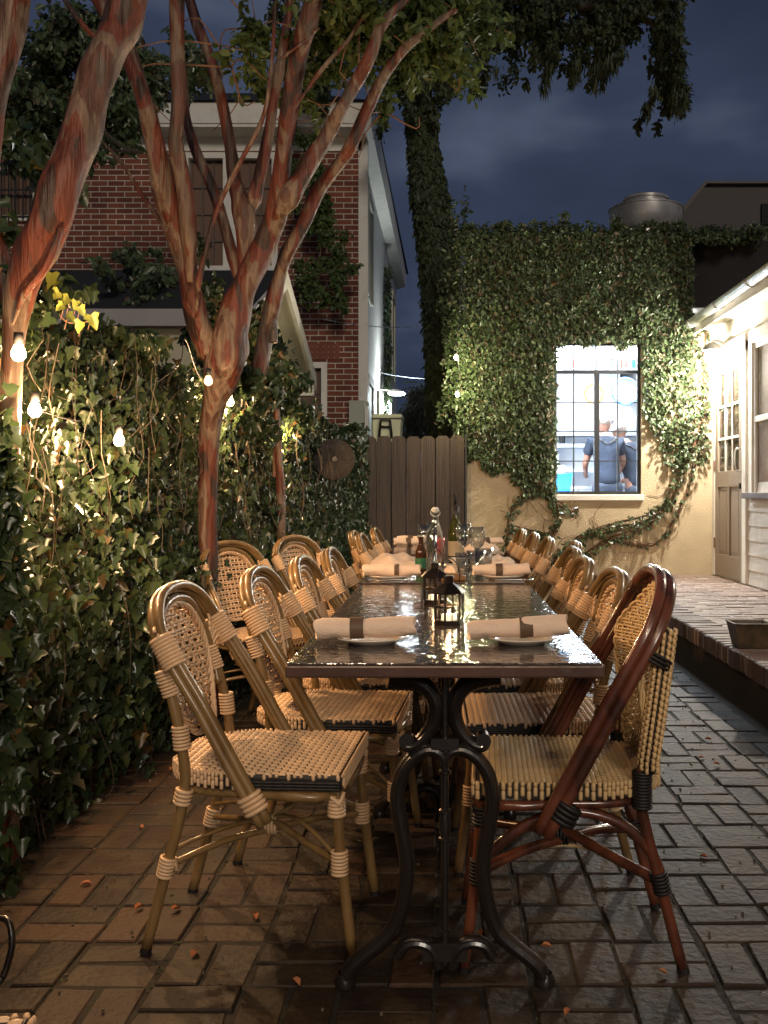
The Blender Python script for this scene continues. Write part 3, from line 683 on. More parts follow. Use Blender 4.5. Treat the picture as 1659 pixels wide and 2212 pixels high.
# door, slightly recessed
dr = empty('door', (-.012, DY0, .015)); dr.parent = cb; DW = DY1-DY0; DH = 2.03
o = MB()
def dbox(y0, y1, z0, z1, x0=-.02, x1=.012): o.box((x0, y0, z0), (x1, y1, z1))
dbox(.005, .105, 0, DH); dbox(DW-.105, DW-.005, 0, DH); dbox(.105, DW-.105, 0, .20); dbox(.105, DW-.105, DH-.12, DH); dbox(.105, DW-.105, .84, .99)
dbox(DW/2-.04, DW/2+.04, .20, .84)
o.build('stile', M['doorpaint'], dr, bevel=.003)
o = MB()
for a, b in ((.105, DW/2-.04), (DW/2+.04, DW-.105)): o.box((-.006, a, .20), (.0, b, .84)); o.box((-.013, a+.035, .235), (-.006, b-.035, .805))
o.build('panel', M['doorpaint'], dr, bevel=.003)
o = MB()
for k in (1, 2): yy = .105+(DW-.21)*k/3; dbox(yy-.011, yy+.011, .99, DH-.12, -.014, .006)
for k in (1, 2): zz = .99+(DH-.12-.99)*k/3; dbox(.105, DW-.105, zz-.011, zz+.011, -.0155, .004)
o.build('glazing_bar', M['white'], dr)
o = MB(); o.box((-.002, .105, .99), (.0, DW-.105, DH-.12)); o.build('pane', M['pane'], dr)
o = MB(); o.tube([(-.02,.05,.98),(-.07,.05,1.0),(-.07,.05,1.16),(-.02,.05,1.18)], .009, 8, sub=4); hdl = o.build('handle', M['steel'], dr, smooth=True)
o = MB(); o.box((-.035,.035,.82),(-.02,.065,.87)); o.build('lock', M['black'], dr)
for zz in (.25, 1.0, 1.75):
    o = MB(); o.box((-.03, DW-.006, zz), (-.018, DW+.012, zz+.1)); o.build('hinge', M['vine'], dr)
# window
wn = empty('window', (-.0, WY0, .80)); wn.parent = cb; WW = WY1-WY0; WH = 1.28
o = MB(); 
for a in ((-.09,0,0,WH),(WW,WW+.09,0,WH),(-.09,WW+.09,WH,WH+.11)): o.box((-.045, a[0], a[2]), (0, a[1], a[3]))
o.box((-.03,0,0),(-.002,.05,WH)); o.box((-.03,WW-.05,0),(-.002,WW,WH)); o.box((-.03,.05,WH-.05),(-.002,WW-.05,WH)); o.box((-.031,.05,.60),(-.003,WW-.05,.65))
o.build('frame', M['white'], wn, bevel=.003)
o = MB(); o.box((-.09,-.12,-.05),(0,WW+.14,-.0)); o.build('sill', M['sill'], wn, bevel=.004)
o = MB(); o.box((-.008,.05,0),(-.004,WW-.05,WH)); o.build('blind', M['curtain'], wn)
o = MB(); o.box((-.014,.05,0.0),(-.011,WW-.05,WH-.05)); o.build('pane', glass_mat('thin_glass', (1,1,1), 0, 1.3), wn)
# eave, roof, gutter
o = MB(); o.prism([(-.20, 2.44), (3.2, 3.75), (3.2, 3.83), (-.20, 2.50)], -1, YW-.05); o.build('roof', M['shingle'], cb)
o = MB(); o.box((-.21, -1, 2.40), (.0, YW-.05, 2.432)); o.box((-.225, -1, 2.36), (-.205, YW-.05, 2.47)); o.build('soffit', M['white'], cb)
o = MB(); n_ = 9; prof = [(-.225-.05+.05*math.cos(a), 2.47+.06*math.sin(a)) for a in np.linspace(0, -math.pi, n_)]
vs = [(x_, y_, z_) for y_ in (-1, YW-.05) for x_, z_ in prof]; o.add(vs, [(i, i+1, i+n_+1, i+n_) for i in range(n_-1)]+[tuple(range(n_)), tuple(range(n_, 2*n_))])
gt = o.build('gutter', M['gutter'], cb, smooth='auto')
for yy in np.arange(.4, 9.5, .9):
    o = MB(); o.tube([(-.225-.05+.054*math.cos(a), yy, 2.47+.064*math.sin(a)) for a in np.linspace(0, -math.pi, 9)], .007, 6); o.build('gutter_strap', M['gutter'], cb, smooth=True)
# conduit high on the corner
o = MB(); o.tube([P(1490,712,YW-.02), P(1528,716,YW-.02)], .008, 6); o.tube([P(1524,716,YW-.03), P(1526,900,YW-.03), P(1500,1010,YW-.03)], .008, 6, sub=3)
thing_mesh(o, 'conduit', M['vine'], 'thin brown pipe running down the corner of the ivy wall', 'pipe', smooth=True)
def sconce(loc, label, e, seen=True):
    r = empty('wall_sconce', loc, 0, label, 'wall lamp', 'wall sconces on the clapboard building')
    o = MB(); o.box((-.0,-.05,-.12),(-.022,.05,.06)); o.build('backplate', M['galv'], r, bevel=.006)
    o = MB(); o.tube([(-.02,0,.0),(-.08,0,.07),(-.15,0,.085),(-.165,0,.04)], .012, 8, sub=4); o.build('arm', M['galv'], r, smooth=True)
    o = MB(); o.lathe([(.0,.07),(.03,.068),(.075,.035),(.095,.0),(.098,-.008),(.09,-.005),(.02,.05)], c=(-.165,0,0), n=24); o.build('shade', M['galv'], r, smooth=True)
    o = MB(); o.lathe([(.0,.03),(.05,.02),(.072,-.03),(.07,-.08),(.045,-.12),(0,-.135)], c=(-.165,0,-.01), n=24); o.build('globe', M['lampwhite'], r, smooth=True)
    lamp('sconce_light', (-.165, 0, -.17), e, (1, .90, .76), .05, r)
    return r
sconce((2.655, 9.05, 2.42), 'lit white wall sconce glowing above the porch door', 130)
sconce((2.655, 4.1, 2.42), 'lit white wall sconce on the clapboard wall just outside the picture', 30)

# ------------------------------------------------------------------ brick house
bh = empty('brick_house', (0, 12.4, 0), 0, 'two-storey red brick house with white eaves behind the crape myrtle', 'house')
o = MB(); BX = -1.08
W1 = (-3.34, -2.13, 3.96, 5.43); W2 = (-5.9, -5.17, 4.6, 5.28); W3 = (-1.92, -1.50, 2.03, 2.76)
def wall_with_holes(mb, x0, x1, z0, z1, holes, y0=0, y1=.25):
    xs = sorted({x0, x1, *[h[0] for h in holes], *[h[1] for h in holes]}); zs = sorted({z0, z1, *[h[2] for h in holes], *[h[3] for h in holes]})
    for a, b in zip(xs[:-1], xs[1:]):
        for c, d in zip(zs[:-1], zs[1:]):
            mx_, mz_ = (a+b)/2, (c+d)/2
            if any(h[0] < mx_ < h[1] and h[2] < mz_ < h[3] for h in holes): continue
            mb.box((a, y0, c), (b, y1, d))
wall_with_holes(o, -9, BX, 0, 5.62, [W1, W2, W3]); o.build('wall', M['brickwall'], bh)
# soldier courses
SOLD = island_mat('soldier_brick', [(.24,.08,.05),(.16,.055,.038),(.20,.065,.044)], rough=.85)
for (x0, x1, z0) in ((W1[0]-.1, W1[1]+.1, 5.44), (W2[0]-.1, W2[1]+.1, 5.29), (W3[0]-.05, W3[1]+.1, 2.80), (W1[0]-.1, W1[1]+.1, 3.74)):
    x = x0
    o = MB()
    while x < x1: o.box((x, -.006, z0), (x+.060, .05, z0+.20)); x += .0705
    o.build('soldier_course', SOLD, bh)
def house_window(W_, nv=1, grid=(2, 3), bars=False, fr=.075):
    r = empty('window', (0, 0, 0)); r.parent = bh; x0, x1, z0, z1 = W_
    f = MB(); f.box((x0, -.03, z0), (x0+fr, .10, z1)); f.box((x1-fr, -.03, z0), (x1, .10, z1)); f.box((x0+fr, -.03, z1-fr), (x1-fr, .10, z1)); f.box((x0-.03, -.06, z0-.05), (x1+.03, .10, z0+.02))
    for k in range(1, nv): xm = x0+(x1-x0)*k/nv; f.box((xm-.09, -.03, z0+.02), (xm+.09, .10, z1-fr))
    f.build('frame', M['white'], r)
    g_ = MB(); g_.box((x0+fr, .09, z0), (x1-fr, .12, z1-fr)); g_.build('pane', M['curtain'], r)
    g_ = MB()
    for k in range(nv):
        a = x0+(x1-x0)*k/nv+fr+.02; b = x0+(x1-x0)*(k+1)/nv-fr-.02
        for i in range(grid[0]+1): xx = a+(b-a)*i/grid[0]; g_.box((xx-.012, .065, z0+.02), (xx+.012, .088, z1-fr))
        for i in range(grid[1]+1): zz = z0+.02+(z1-fr-z0-.02)*i/grid[1]; g_.box((a, .062, zz-.012), (b, .085, zz+.012))
    g_.build('muntin', mat('sash_paint', (.10,.07,.055), .6) if 'sash' not in M else M['sash'], r)
    if bars:
        g_ = MB()
        for i in range(9): xx = x0+(x1-x0)*i/8; g_.tube([(xx, -.07, z0-.05), (xx, -.07, z1)], .010, 6)
        for zz in (z0, (z0+z1)/2, z1): g_.bar((x0-.05, -.07, zz), (x1+.05, -.07, zz), .02, .02)
        g_.build('security_bar', M['black'], r)
house_window(W1, 2, (3, 4)); house_window(W2, 1, (2, 2), True); house_window(W3, 1, (2, 2))
o = MB(); o.box((-9, -.38, 5.62), (-1.0, .02, 5.66)); o.box((-9, -.40, 5.66), (-.95, -.36, 5.92)); o.box((-9, -.02, 5.45), (-1.05, .0, 5.62)); o.build('eave', M['white'], bh)
o = MB(); o.add([(-9,-.45,5.92),(-.88,-.45,5.92),(-.80,9.0,5.92),(-9,9.0,5.92),(-9,2.8,7.35),(-2.1,2.8,7.35),(-1.9,6,7.35),(-9,6,7.35)], [(0,1,5,4),(1,2,6,5),(2,3,7,6),(4,5,6,7)]); o.build('roof', M['shingle'], bh)
# side wall, painted white, with tall recessed windows
o = MB(); 
o.add([(BX,0.0,0),(BX+.02,8.9,0),(BX+.02,8.9,5.62),(BX,0.0,5.62),(BX-.2,0.01,0),(BX-.2,8.9,0),(BX-.2,8.9,5.62),(BX-.2,.01,5.62)], [(0,1,2,3),(4,7,6,5),(0,3,7,4),(1,5,6,2)])
o.build('side_wall', M['white'], bh)
o = MB(); o.box((BX-.02,-.02,2.25),(BX+.10,.06,5.62)); o.box((BX+.0,-.02,0),(BX+.10,.06,2.2)); o.build('corner_board', M['white'], bh)
AGED = mat('aged_white', (.42,.40,.30), .7)
for (y0, y1, z0, z1) in ((.8, 1.7, 3.8, 5.1), (.8, 1.8, .9, 2.6), (6.9, 7.9, 3.4, 5.0), (2.9, 3.8, .8, 2.6)):
    o = MB(); o.box((BX-.01,y0,z0),(BX+.05,y0+.12,z1)); o.box((BX-.01,y1-.12,z0),(BX+.05,y1,z1)); o.box((BX-.01,y0,z1),(BX+.055,y1,z1+.12)); o.box((BX+.006,y0+.12,z0),(BX+.026,y1-.12,z1)); o.build('side_window', AGED, bh)
o = MB(); o.add([(BX,-.4,5.56),(BX+.17,-.42,5.62),(BX+.21,8.9,5.62),(BX,8.9,5.56),(BX,-.4,5.64),(BX+.19,-.42,5.92),(BX+.24,8.9,5.92),(BX,8.9,5.64)], [(0,3,2,1),(1,2,6,5),(0,1,5,4),(3,7,6,2)]); o.build('side_eave', M['white'], bh)
o = MB(); o.box((-1.28,-.16,0),(-1.02,-.021,1.98)); o.box((-1.21,-.14,1.98),(-1.02,-.021,2.26)); o.build('painted_pier', mat('painted_brick', (.42,.43,.36), .8, bump=(12,.5)), bh)
# vine strip on the side wall
pos = []
for _ in range(1300):
    yy = 4.7+random.gauss(0, .16); z = random.uniform(1.6, 5.1); pos.append((BX+.03+random.random()*.09, yy+12.4+.12*math.sin(z*4), z))
tag(leaves('side_vine', pos, (1, -.6, .2), .075, 'oval', M['fig'], None), 'narrow strip of climbing vine up the white side of the brick house', 'vine')
# vines hanging on the brick front
hv = empty('hanging_vine', (0, 0, 0), 0, 'leafy green vine hanging down the brick front beside the white corner', 'vine')
PTS = [(650,300,40,30,320),(670,360,40,40,380),(690,430,45,55,520),(700,510,45,45,480),(690,590,45,50,420),(735,590,35,35,240),(660,630,18,30,110),(738,655,12,26,110),(715,640,30,20,120),(640,290,22,20,120)]
pos = np.concatenate([blob(u, v, 11.9, ru, rv, .12, n, 9) for u, v, ru, rv, n in PTS])
leaves('foliage', pos, (0, -1, .3), .070, 'oval', M['canopy'], hv, jit=.6)
o = MB(); o.tube([P(640,270,12.1),P(670,360,12.05),P(695,450,12.0),P(690,560,12.0),P(660,640,11.9)], .012, 5, sub=4); o.build('stem', M['vine'], hv, smooth=True); o = MB(); o.tube([P(695,450,12.0),P(715,560,12.0),P(738,650,11.9)], .01, 5, sub=4); o.build('stem', M['vine'], hv, smooth=True)

# ------------------------------------------------------------------ shed behind the hedge
sh = empty('garden_shed', (0,0,0), 0, 'low cream-sided shed with a dark roof and white rake board behind the hedge', 'shed')
o = MB(); o.add([(-7,7.5,2.45),(-1.47,7.5,2.45),(-1.47,9.0,3.08),(-7,9.0,3.08),(-1.47,11.0,2.36),(-7,11,2.36)], [(0,1,2,3),(3,2,4,5)])
o.add([(-7,7.5,2.51),(-1.47,7.5,2.51),(-1.47,9.0,3.15),(-7,9.0,3.15),(-1.47,11.0,2.42),(-7,11,2.42)], [(0,1,2,3),(3,2,4,5)])
o.add([(-1.47,7.5,2.45),(-1.47,9,3.08),(-1.47,11,2.36),(-1.47,11,2.42),(-1.47,9,3.15),(-1.47,7.5,2.51)], [(0,1,4,5),(1,2,3,4)]); o.add([(-7,7.5,2.45),(-1.47,7.5,2.45),(-1.47,7.5,2.51),(-7,7.5,2.51)], [(0,1,2,3)])
o.build('roof', M['shingle'], sh)
o = MB(); o.prism([(7.62, 0), (7.62, 2.46), (9.0, 3.05), (10.9, 2.36), (10.9, 0)], -1.72, -1.66, 'x')
o.box((-7, 7.62, 0), (-1.72, 7.70, 2.46)); o.build('wall', M['cream_siding'], sh)
o = MB()
for k in range(14): z = .5+k*.17; yy0 = 7.62; yy1 = 10.9; o.add([(-1.66,yy0,z),(-1.635,yy0,z),(-1.652,yy0,z+.16),(-1.66,yy1,z),(-1.635,yy1,z),(-1.652,yy1,z+.16)], [(1,4,5,2),(0,3,4,1)]) if z < 2.30 else None
o.build('siding', M['cream_siding'], sh)
o = MB()
for (a, b) in (((9.0, 3.05), (11.02, 2.33)), ((7.48, 2.42), (9.0, 3.05))):
    o.add([(-1.455,a[0],a[1]+.09),(-1.455,b[0],b[1]+.09),(-1.455,b[0],b[1]-.07),(-1.455,a[0],a[1]-.07),(-1.49,a[0],a[1]+.09),(-1.49,b[0],b[1]+.09),(-1.49,b[0],b[1]-.07),(-1.49,a[0],a[1]-.07)], [(0,1,2,3),(7,6,5,4),(3,2,6,7),(0,4,5,1),(1,5,6,2),(0,3,7,4)])
    o.add([(-1.49,a[0],a[1]-.02),(-1.49,b[0],b[1]-.02),(-1.66,b[0],b[1]-.02),(-1.66,a[0],a[1]-.02)], [(0,1,2,3)])
o.box((-1.66,10.86,2.18),(-1.47,11.0,2.30))
o.build('rake_board', M['white'], sh)
o = MB(); o.box((-7, 7.46, 2.37), (-1.48, 7.495, 2.50)); o.build('fascia', mat('grey_fascia', (.32,.30,.29), .7), sh)

# ------------------------------------------------------------------ gate / fence at the end
gt = empty('plank_gate', (0, 9.45, 0), 0, 'dark brown dog-eared plank gate at the end of the courtyard', 'gate')
x = -.80; FW = .1405
for k in range(7):
    o = MB(); t_ = 1.645+random.uniform(-.008, .006); c_ = .03; wd = FW-.006
    o.prism([(x,.02),(x+wd,.02),(x+wd,t_-c_),(x+wd-c_,t_),(x+c_,t_),(x,t_-c_)], 0, .02); o.build('plank', M['fence'], gt); x += FW+(.003 if k in (1,2,4) else 0)
o = MB()
for z in (.3, 1.25): o.box((-.80, .021, z), (.19, .06, z+.09))
o.build('rail', M['fence'], gt)
o = MB(); o.tube([(.105,0,.985),(.105,-.05,.995),(.105,-.05,1.075),(.105,0,1.085)], .008, 6, sub=3); o.build('handle', M['black'], gt, smooth=True)
o = MB(); o.box((.195, 9.43, 0), (.213, 9.55, 1.66)); thing_mesh(o, 'gate_post', M['black'], 'narrow black post between the plank gate and stucco wall', 'post')
# beyond the gate
cl = empty('cooler_box', (0,0,0), 0, 'pale green-white cooler box with a dark handle above the gate', 'cooler')
a = P(805, 942, 10.4); b = P(858, 900, 10.4)
o = MB(); o.prism([(a.x, a.z-.06), (b.x+.03, a.z-.06), (b.x+.045, b.z-.02), (a.x-.005, b.z-.02)], 10.4, 10.85); o.build('body', M['cooler'], cl, bevel=.012)
o = MB(); o.box((a.x-.01, 10.39, b.z-.018), (b.x+.055, 10.86, b.z+.03)); o.build('lid', M['cooler'], cl, bevel=.015)
o = MB(); o.box((a.x-.008, 10.385, b.z-.026), (b.x+.05, 10.865, b.z-.017)); o.build('gasket', M['black'], cl)
o = MB(); m0 = P(820, 936, 10.385); m1 = P(846, 908, 10.385); o.tube([(m0.x-.005,10.37,m0.z-.05),(m0.x+.015,10.36,m1.z),(m1.x-.015,10.36,m1.z),(m1.x+.005,10.37,m0.z-.05)], .014, 6); o.bar((m0.x+.02,10.37,(m0.z+m1.z)/2),(m1.x-.02,10.37,(m0.z+m1.z)/2), .03,.02); o.build('handle', M['black'], cl, smooth=True)
o = MB(); o.box((a.x-.05, 10.35, 0), (b.x+.08, 10.95, a.z-.061)); thing_mesh(o, 'storage_cabinet', M['black'], 'black cabinet behind the gate carrying the cooler', 'cabinet')
sl_ = empty('side_lamp', P(857, 848, 16), 0, 'flat round cool-white lamp on an arm from the white house wall', 'lamp')
o = MB(); o.lathe([(0,.05),(.10,.045),(.15,.0),(.15,-.012)], n=24); o.build('housing', M['galv'], sl_, smooth='auto')
o = MB(); o.lathe([(.142,-.014),(.12,-.04),(0,-.05)], n=24); o.build('lens', M['lampcool'], sl_, smooth=True)
o = MB(); o.tube([(-.1,0,.03),(-.26,.05,.05)], .015, 6); o.build('arm', M['galv'], sl_)
lamp('side_lamp_light', (.1, -.2, -.12), 80, (.84, .95, 1), .08, sl_)
wl = empty('lit_wall_glow', P(838, 880, 17), 0, 'bright cool glowing shape standing in for the lit part of the white house wall', 'lamp')  # emissive shape in place of lamplight on the wall, no fitting there
o = MB(); o.lathe([(0,.16),(.04,.13),(.06,0),(.05,-.13),(0,-.15)], n=12); o.build('lens', M['lampcool'], wl, smooth=True)
o = MB(); o.box((-.12,-.03,-.03),(-.04,.03,.03)); o.build('glow_backing', M['galv'], wl)
sb_ = empty('feathery_shrub', (0,0,0), 0, 'grey-green feathery shrub beyond the gate under the lamp', 'shrub')
pos = np.concatenate([blob(895, 880, 13.2, 32, 60, .5, 900, 12), blob(930, 900, 12.8, 25, 55, .4, 600, 8)])
leaves('foliage', pos, (0, -.6, .3), .22, 'frond', M['frond'], sb_, droop=1.2, jit=.5)
o = MB(); o.tube([(P(905,1068,13).x,13,0), P(900,950,13), P(895,860,13)], [.06,.04,.02], 6, sub=3); o.build('stem', M['oakbark'], sb_)
for (a_, b_) in (((700, 690, 12.0), (1000, 686, 14)), ((700, 770, 16), (1000, 820, 16))):
    o = MB(); A = P(*a_); B = P(*b_); o.tube([A.lerp(B, t)+Vector((0,0,-.12*math.sin(math.pi*t))) for t in np.linspace(0, 1, 9)], .006, 4)
    thing_mesh(o, 'overhead_cable', mat('cable', (.22,.24,.28), .6), 'thin %s cable crossing the gap between house and ivy trunk' % ('upper' if a_[1] == 690 else 'sagging lower'), 'cable')
# ------------------------------------------------------------------ ivy hedge on the left
def hx(y):      # front face of the hedge
    return -1.30+ .0*(y-2) if y < 3.2 else -1.30+(min(y, 9.4)-3.2)/6.2*.46
def htop(y):
    return 1.62+.16*math.exp(-((y-5.9)/.8)**2)*1.5+.10*math.exp(-((y-6.9)/.6)**2)-.02*max(0, y-7)+.05*math.sin(y*2.1)
hg = empty('ivy_hedge', (0,0,0), 0, 'long ivy-covered fence down the left side with bulbs glowing inside it', 'hedge')
o = MB(); ys = np.linspace(.3, 9.40, 40)
for a, b in zip(ys[:-1], ys[1:]):
    xa, xb, za, zb = hx(a)-.16, hx(b)-.16, htop(a)-.22, htop(b)-.22
    o.add([(xa,a,0),(xb,b,0),(xb,b,zb),(xa,a,za),(xa-.12,a,0),(xb-.12,b,0),(xb-.12,b,zb),(xa-.12,a,za)], [(0,1,2,3),(7,6,5,4),(3,2,6,7)])
o.add([(hx(9.4)-.16,9.40,0),(-.82,9.40,0),(-.82,9.40,1.4),(hx(9.4)-.16,9.40,1.4)], [(0,1,2,3)])
o.build('fence_board', M['darkwall'], hg)
pos = []; outs = []
def hbump(y, z): return .075*sn(y*3.1, z*3.7, 1)+.05*sn(y*8, z*7, 2)
N = 38000
for _ in range(N):
    y = .6+8.8*(random.random()**1.25); z = random.random()*1.0
    tz = htop(y); zz = z*(tz+.03)
    if sn(y*9, zz*8, 4) > .62 and random.random() < .75: continue
    if zz < .12 and random.random() < .4: continue
    lean = .10*(1-zz/tz) - .10*max(0, (zz-1.2)/.5)
    bias = .10*math.exp(-((zz-.6)/.4)**2)
    dpt = random.random()**1.3*.17
    pos.append((hx(y)+lean*.5+bias+hbump(y, zz)-dpt, y, zz)); outs.append((1, -.55, .35))
for _ in range(5200):       # the far end turns towards us beside the gate
    u = random.uniform(655, 795); v = random.uniform(905 if u < 700 else 925, 1225)
    if u > 775 and random.random() < .5: continue
    k = sn(u*.05, v*.05, 3)
    if k > .66: continue
    d = 8.3+(u-655)/140*1.0
    p = P(u, v, d); pos.append((p.x, p.y+.06*k-random.random()*.12, p.z)); outs.append((.35, -1, .3))
for _ in range(6500):       # the rounded top, leaning over towards the shed
    y = .8+8.4*(random.random()**1.2); t = random.random()
    pos.append((hx(y)-.02-t*.55, y, htop(y)+.05*sn(y*6, t*5)+random.gauss(0, .035)-.10*t)); outs.append((.5, -.6, .9))
leaves('foliage', pos, outs, .036, 'ivy', M['ivy'], hg, jit=.5, svar=.5, droop=1.3)
# ivy climbing up around the trees
pos = np.concatenate([blob(565, 835, 4.75, 40, 48, .10, 750, 12), blob(545, 905, 4.85, 45, 45, .08, 500, 10), blob(575, 800, 5.9, 60, 65, .2, 1400, 14), blob(620, 870, 6.4, 60, 60, .2, 1000, 14), blob(720, 935, 8.2, 60, 22, .15, 500, 8), blob(560, 720, 5.7, 22, 60, .15, 420, 8),
    blob(18, 1350, 2.60, 26, 420, .05, 520, 26), blob(12, 1080, 2.6, 22, 120, .04, 130, 8), blob(60, 690, 2.9, 60, 70, .12, 140, 7), blob(120, 640, 3.1, 50, 40, .1, 26, 4), blob(420, 700, 5.6, 40, 50, .2, 170, 6), blob(445, 640, 5.5, 30, 100, .2, 360, 10), blob(15, 600, 2.8, 20, 120, .08, 90, 6), blob(300, 740, 4.0, 80, 22, .2, 260, 8)])
leaves('climbing_foliage', pos, (.6, -.9, .4), .040, 'ivy', M['ivy'], hg, jit=.6)
o = MB()
for _ in range(380):        # hanging stems and tendrils
    y = .9+7.6*random.random()**1.3; z = random.uniform(.15, htop(y)); L = random.uniform(.12, .5); x = hx(y)+.07+hbump(y, z)
    p = [(x+random.uniform(-.02,.05), y+random.uniform(-.02,.02)+.12*L*math.sin(t*2+y*9), max(.0, z-L*t)) for t in (0, .33, .66, 1)]
    o.tube(p, random.uniform(.0009, .0021), 4, sub=2)
for _ in range(380):        # leafless petioles near the bulbs
    y = random.choice([3.1, 3.6, 4.4, 5.4])+random.gauss(0, .5); z = random.uniform(.95, 1.6); x = hx(y)+.02; L = random.uniform(.03, .10)
    q = Vector((random.uniform(.1, .5), random.gauss(0, 1), random.gauss(.1, .8))).normalized(); w = Vector((.1, random.gauss(0, .6), random.gauss(-.3, .6)))
    o.tube([Vector((x, y, z)), Vector((x, y, z))+q*L*.5, Vector((x, y, z))+q*L*.8+w*L*.4], .0009, 3, sub=2)
o.build('vine_stem', mat('vine_light', (.050,.037,.024), .7), hg)

# ------------------------------------------------------------------ crape myrtle
cm = empty('crape_myrtle', (P(465, 1068, 4.47).x, 4.47, 0), 0, 'many-stemmed crape myrtle with peeling red and tan bark rising from the hedge', 'tree')
def loc(o_, pts): return [Vector(p)-Vector(o_.location) for p in pts]
def limb(par, name, pl, sub=6, n=14, wob=.07, mt=None):
    pts = []; rs = []; dd = {'crape_myrtle': -.78, 'near_crape_myrtle': -.28, 'slim_trunk': -.95}.get(par.name, 0)
    for u, v, w, d in pl:
        d += dd; pts.append(P(u, v, d)); rs.append(w/2*d/FPX)
    if name == 'branch': rs[0] *= .3
    o = MB(); o.tube(loc(par, pts), rs, n, sub=sub, wob=wob); return o.build(name, mt or M['bark'], par, smooth=True)
limb(cm, 'trunk', [(452,1560,40,5.3),(452,1300,38,5.3),(448,1150,40,5.3),(450,1000,42,5.28),(458,900,46,5.25),(470,840,62,5.22),(484,790,86,5.2),(492,755,90,5.2),(500,700,74,5.2),(520,640,58,5.2),(548,580,54,5.2),(578,510,52,5.2),(600,450,46,5.15),(612,340,38,5.1),(627,220,40,5.05),(648,110,40,5.0),(668,40,42,4.95),(690,-60,40,4.9)])
limb(cm, 'branch', [(478,800,60,5.22),(455,755,62,5.2),(430,700,50,5.15),(410,620,46,5.1),(396,550,46,5.08),(375,480,52,5.05),(352,400,54,5.0),(334,310,42,4.95),(315,225,36,4.9),(285,140,38,4.9),(262,80,34,4.9),(220,10,30,4.9),(190,-40,26,4.9)])
limb(cm, 'branch', [(412,610,40,5.0),(408,520,36,4.98),(400,420,36,4.96),(385,340,34,4.94),(380,290,30,4.92),(386,200,32,4.9),(384,100,32,4.88),(382,0,32,4.85),(382,-60,30,4.8)])
limb(cm, 'branch', [(590,480,50,5.15),(622,430,46,5.1),(648,390,42,5.1),(672,345,38,5.1),(708,290,32,5.1),(735,240,28,5.05),(762,190,28,5.05),(800,120,28,5.0),(822,60,24,5.0),(850,25,20,5.0),(900,-30,16,5.0)])
limb(cm, 'branch', [(556,900,30,5.6),(560,820,34,5.5),(572,730,34,5.5),(590,650,34,5.45),(606,590,30,5.45),(622,540,30,5.4),(652,490,30,5.4),(690,410,30,5.4),(735,350,26,5.35),(760,310,28,5.3),(788,250,26,5.3),(825,170,24,5.25),(870,110,20,5.2),(930,60,16,5.2),(985,20,12,5.2)])
limb(cm, 'branch', [(520,640,36,5.3),(530,560,38,5.3),(530,480,50,5.3),(522,440,44,5.3),(506,390,30,5.3),(498,320,26,5.3),(480,220,24,5.3),(455,130,22,5.3),(428,60,24,5.3),(408,-10,22,5.3)])
limb(cm, 'branch', [(528,470,40,5.32),(548,430,32,5.3),(562,380,28,5.3),(578,300,24,5.3),(592,210,22,5.3),(612,110,22,5.3),(628,0,20,5.3),(635,-40,18,5.3)])
limb(cm, 'branch', [(522,640,26,5.45),(505,560,26,5.45),(480,470,24,5.45),(455,400,24,5.45),(425,330,22,5.45),(402,250,18,5.45),(395,160,16,5.45)])
limb(cm, 'branch', [(424,690,14,5.1),(428,620,13,5.02),(440,560,12,5.0),(455,500,11,5.0),(470,450,11,5.0),(500,385,11,4.98),(530,330,10,4.96),(562,270,10,4.94),(578,210,9,4.92),(590,100,9,4.9),(594,0,8,4.9)], n=8)
limb(cm, 'branch', [(636,235,10,5.0),(680,170,11,5.0),(712,130,10,5.0),(750,90,9,5.0),(775,50,8,5.0),(815,-5,8,5.0)], n=8)
limb(cm, 'branch', [(215,300,5,5.1),(262,350,7,5.1),(300,410,9,5.1),(335,462,10,5.06),(362,500,11,5.02)], n=8)
limb(cm, 'branch', [(576,160,9,4.95),(610,125,8,4.95),(650,95,6,4.95),(690,60,5,4.95)], n=6)
limb(cm, 'branch', [(606,590,24,5.5),(600,640,22,5.5),(590,690,20,5.5),(590,740,22,5.5)], n=8)
# leaves at the top
CL = [(560,70,5.0,25,20,120),(500,145,5.0,18,14,40),(545,110,4.9,30,20,90),(720,60,5.0,60,50,420),(800,90,5.1,60,50,380),(860,110,5.2,60,50,420),(930,90,5.3,55,50,480),(985,110,5.4,40,55,330),(870,20,5.2,110,30,620),(700,140,5.3,55,45,260),(655,210,5.4,45,40,170),(975,25,5.4,70,30,480),(650,100,5.3,40,60,260),(560,190,5.4,20,30,70),(1040,60,5.6,40,50,280),(830,240,5.5,22,18,60),(780,30,4.9,50,30,260)]
pos = np.concatenate([blob(u, v, d-.6, ru, rv, .28, int(n*1.3), max(5, n//14)) for u, v, d, ru, rv, n in CL])-np.array(cm.location)
leaves('crown', pos, (0, -.7, .5), .046, 'oval', M['canopy'], cm, jit=.9, droop=.5)
o = MB()
for _ in range(46):
    u, v, d, ru, rv, n = random.choice(CL); a = P(u, v, d-.6); b = a+Vector((random.gauss(0,.16), random.gauss(0,.1), random.gauss(-.02,.1)))
    c_ = b+Vector((random.gauss(0,.12), random.gauss(0,.1), random.gauss(-.05,.08))); o.tube(loc(cm, [a, b, c_]), [.005,.0035,.002], 4, sub=3)
o.build('twig', M['vine'], cm)

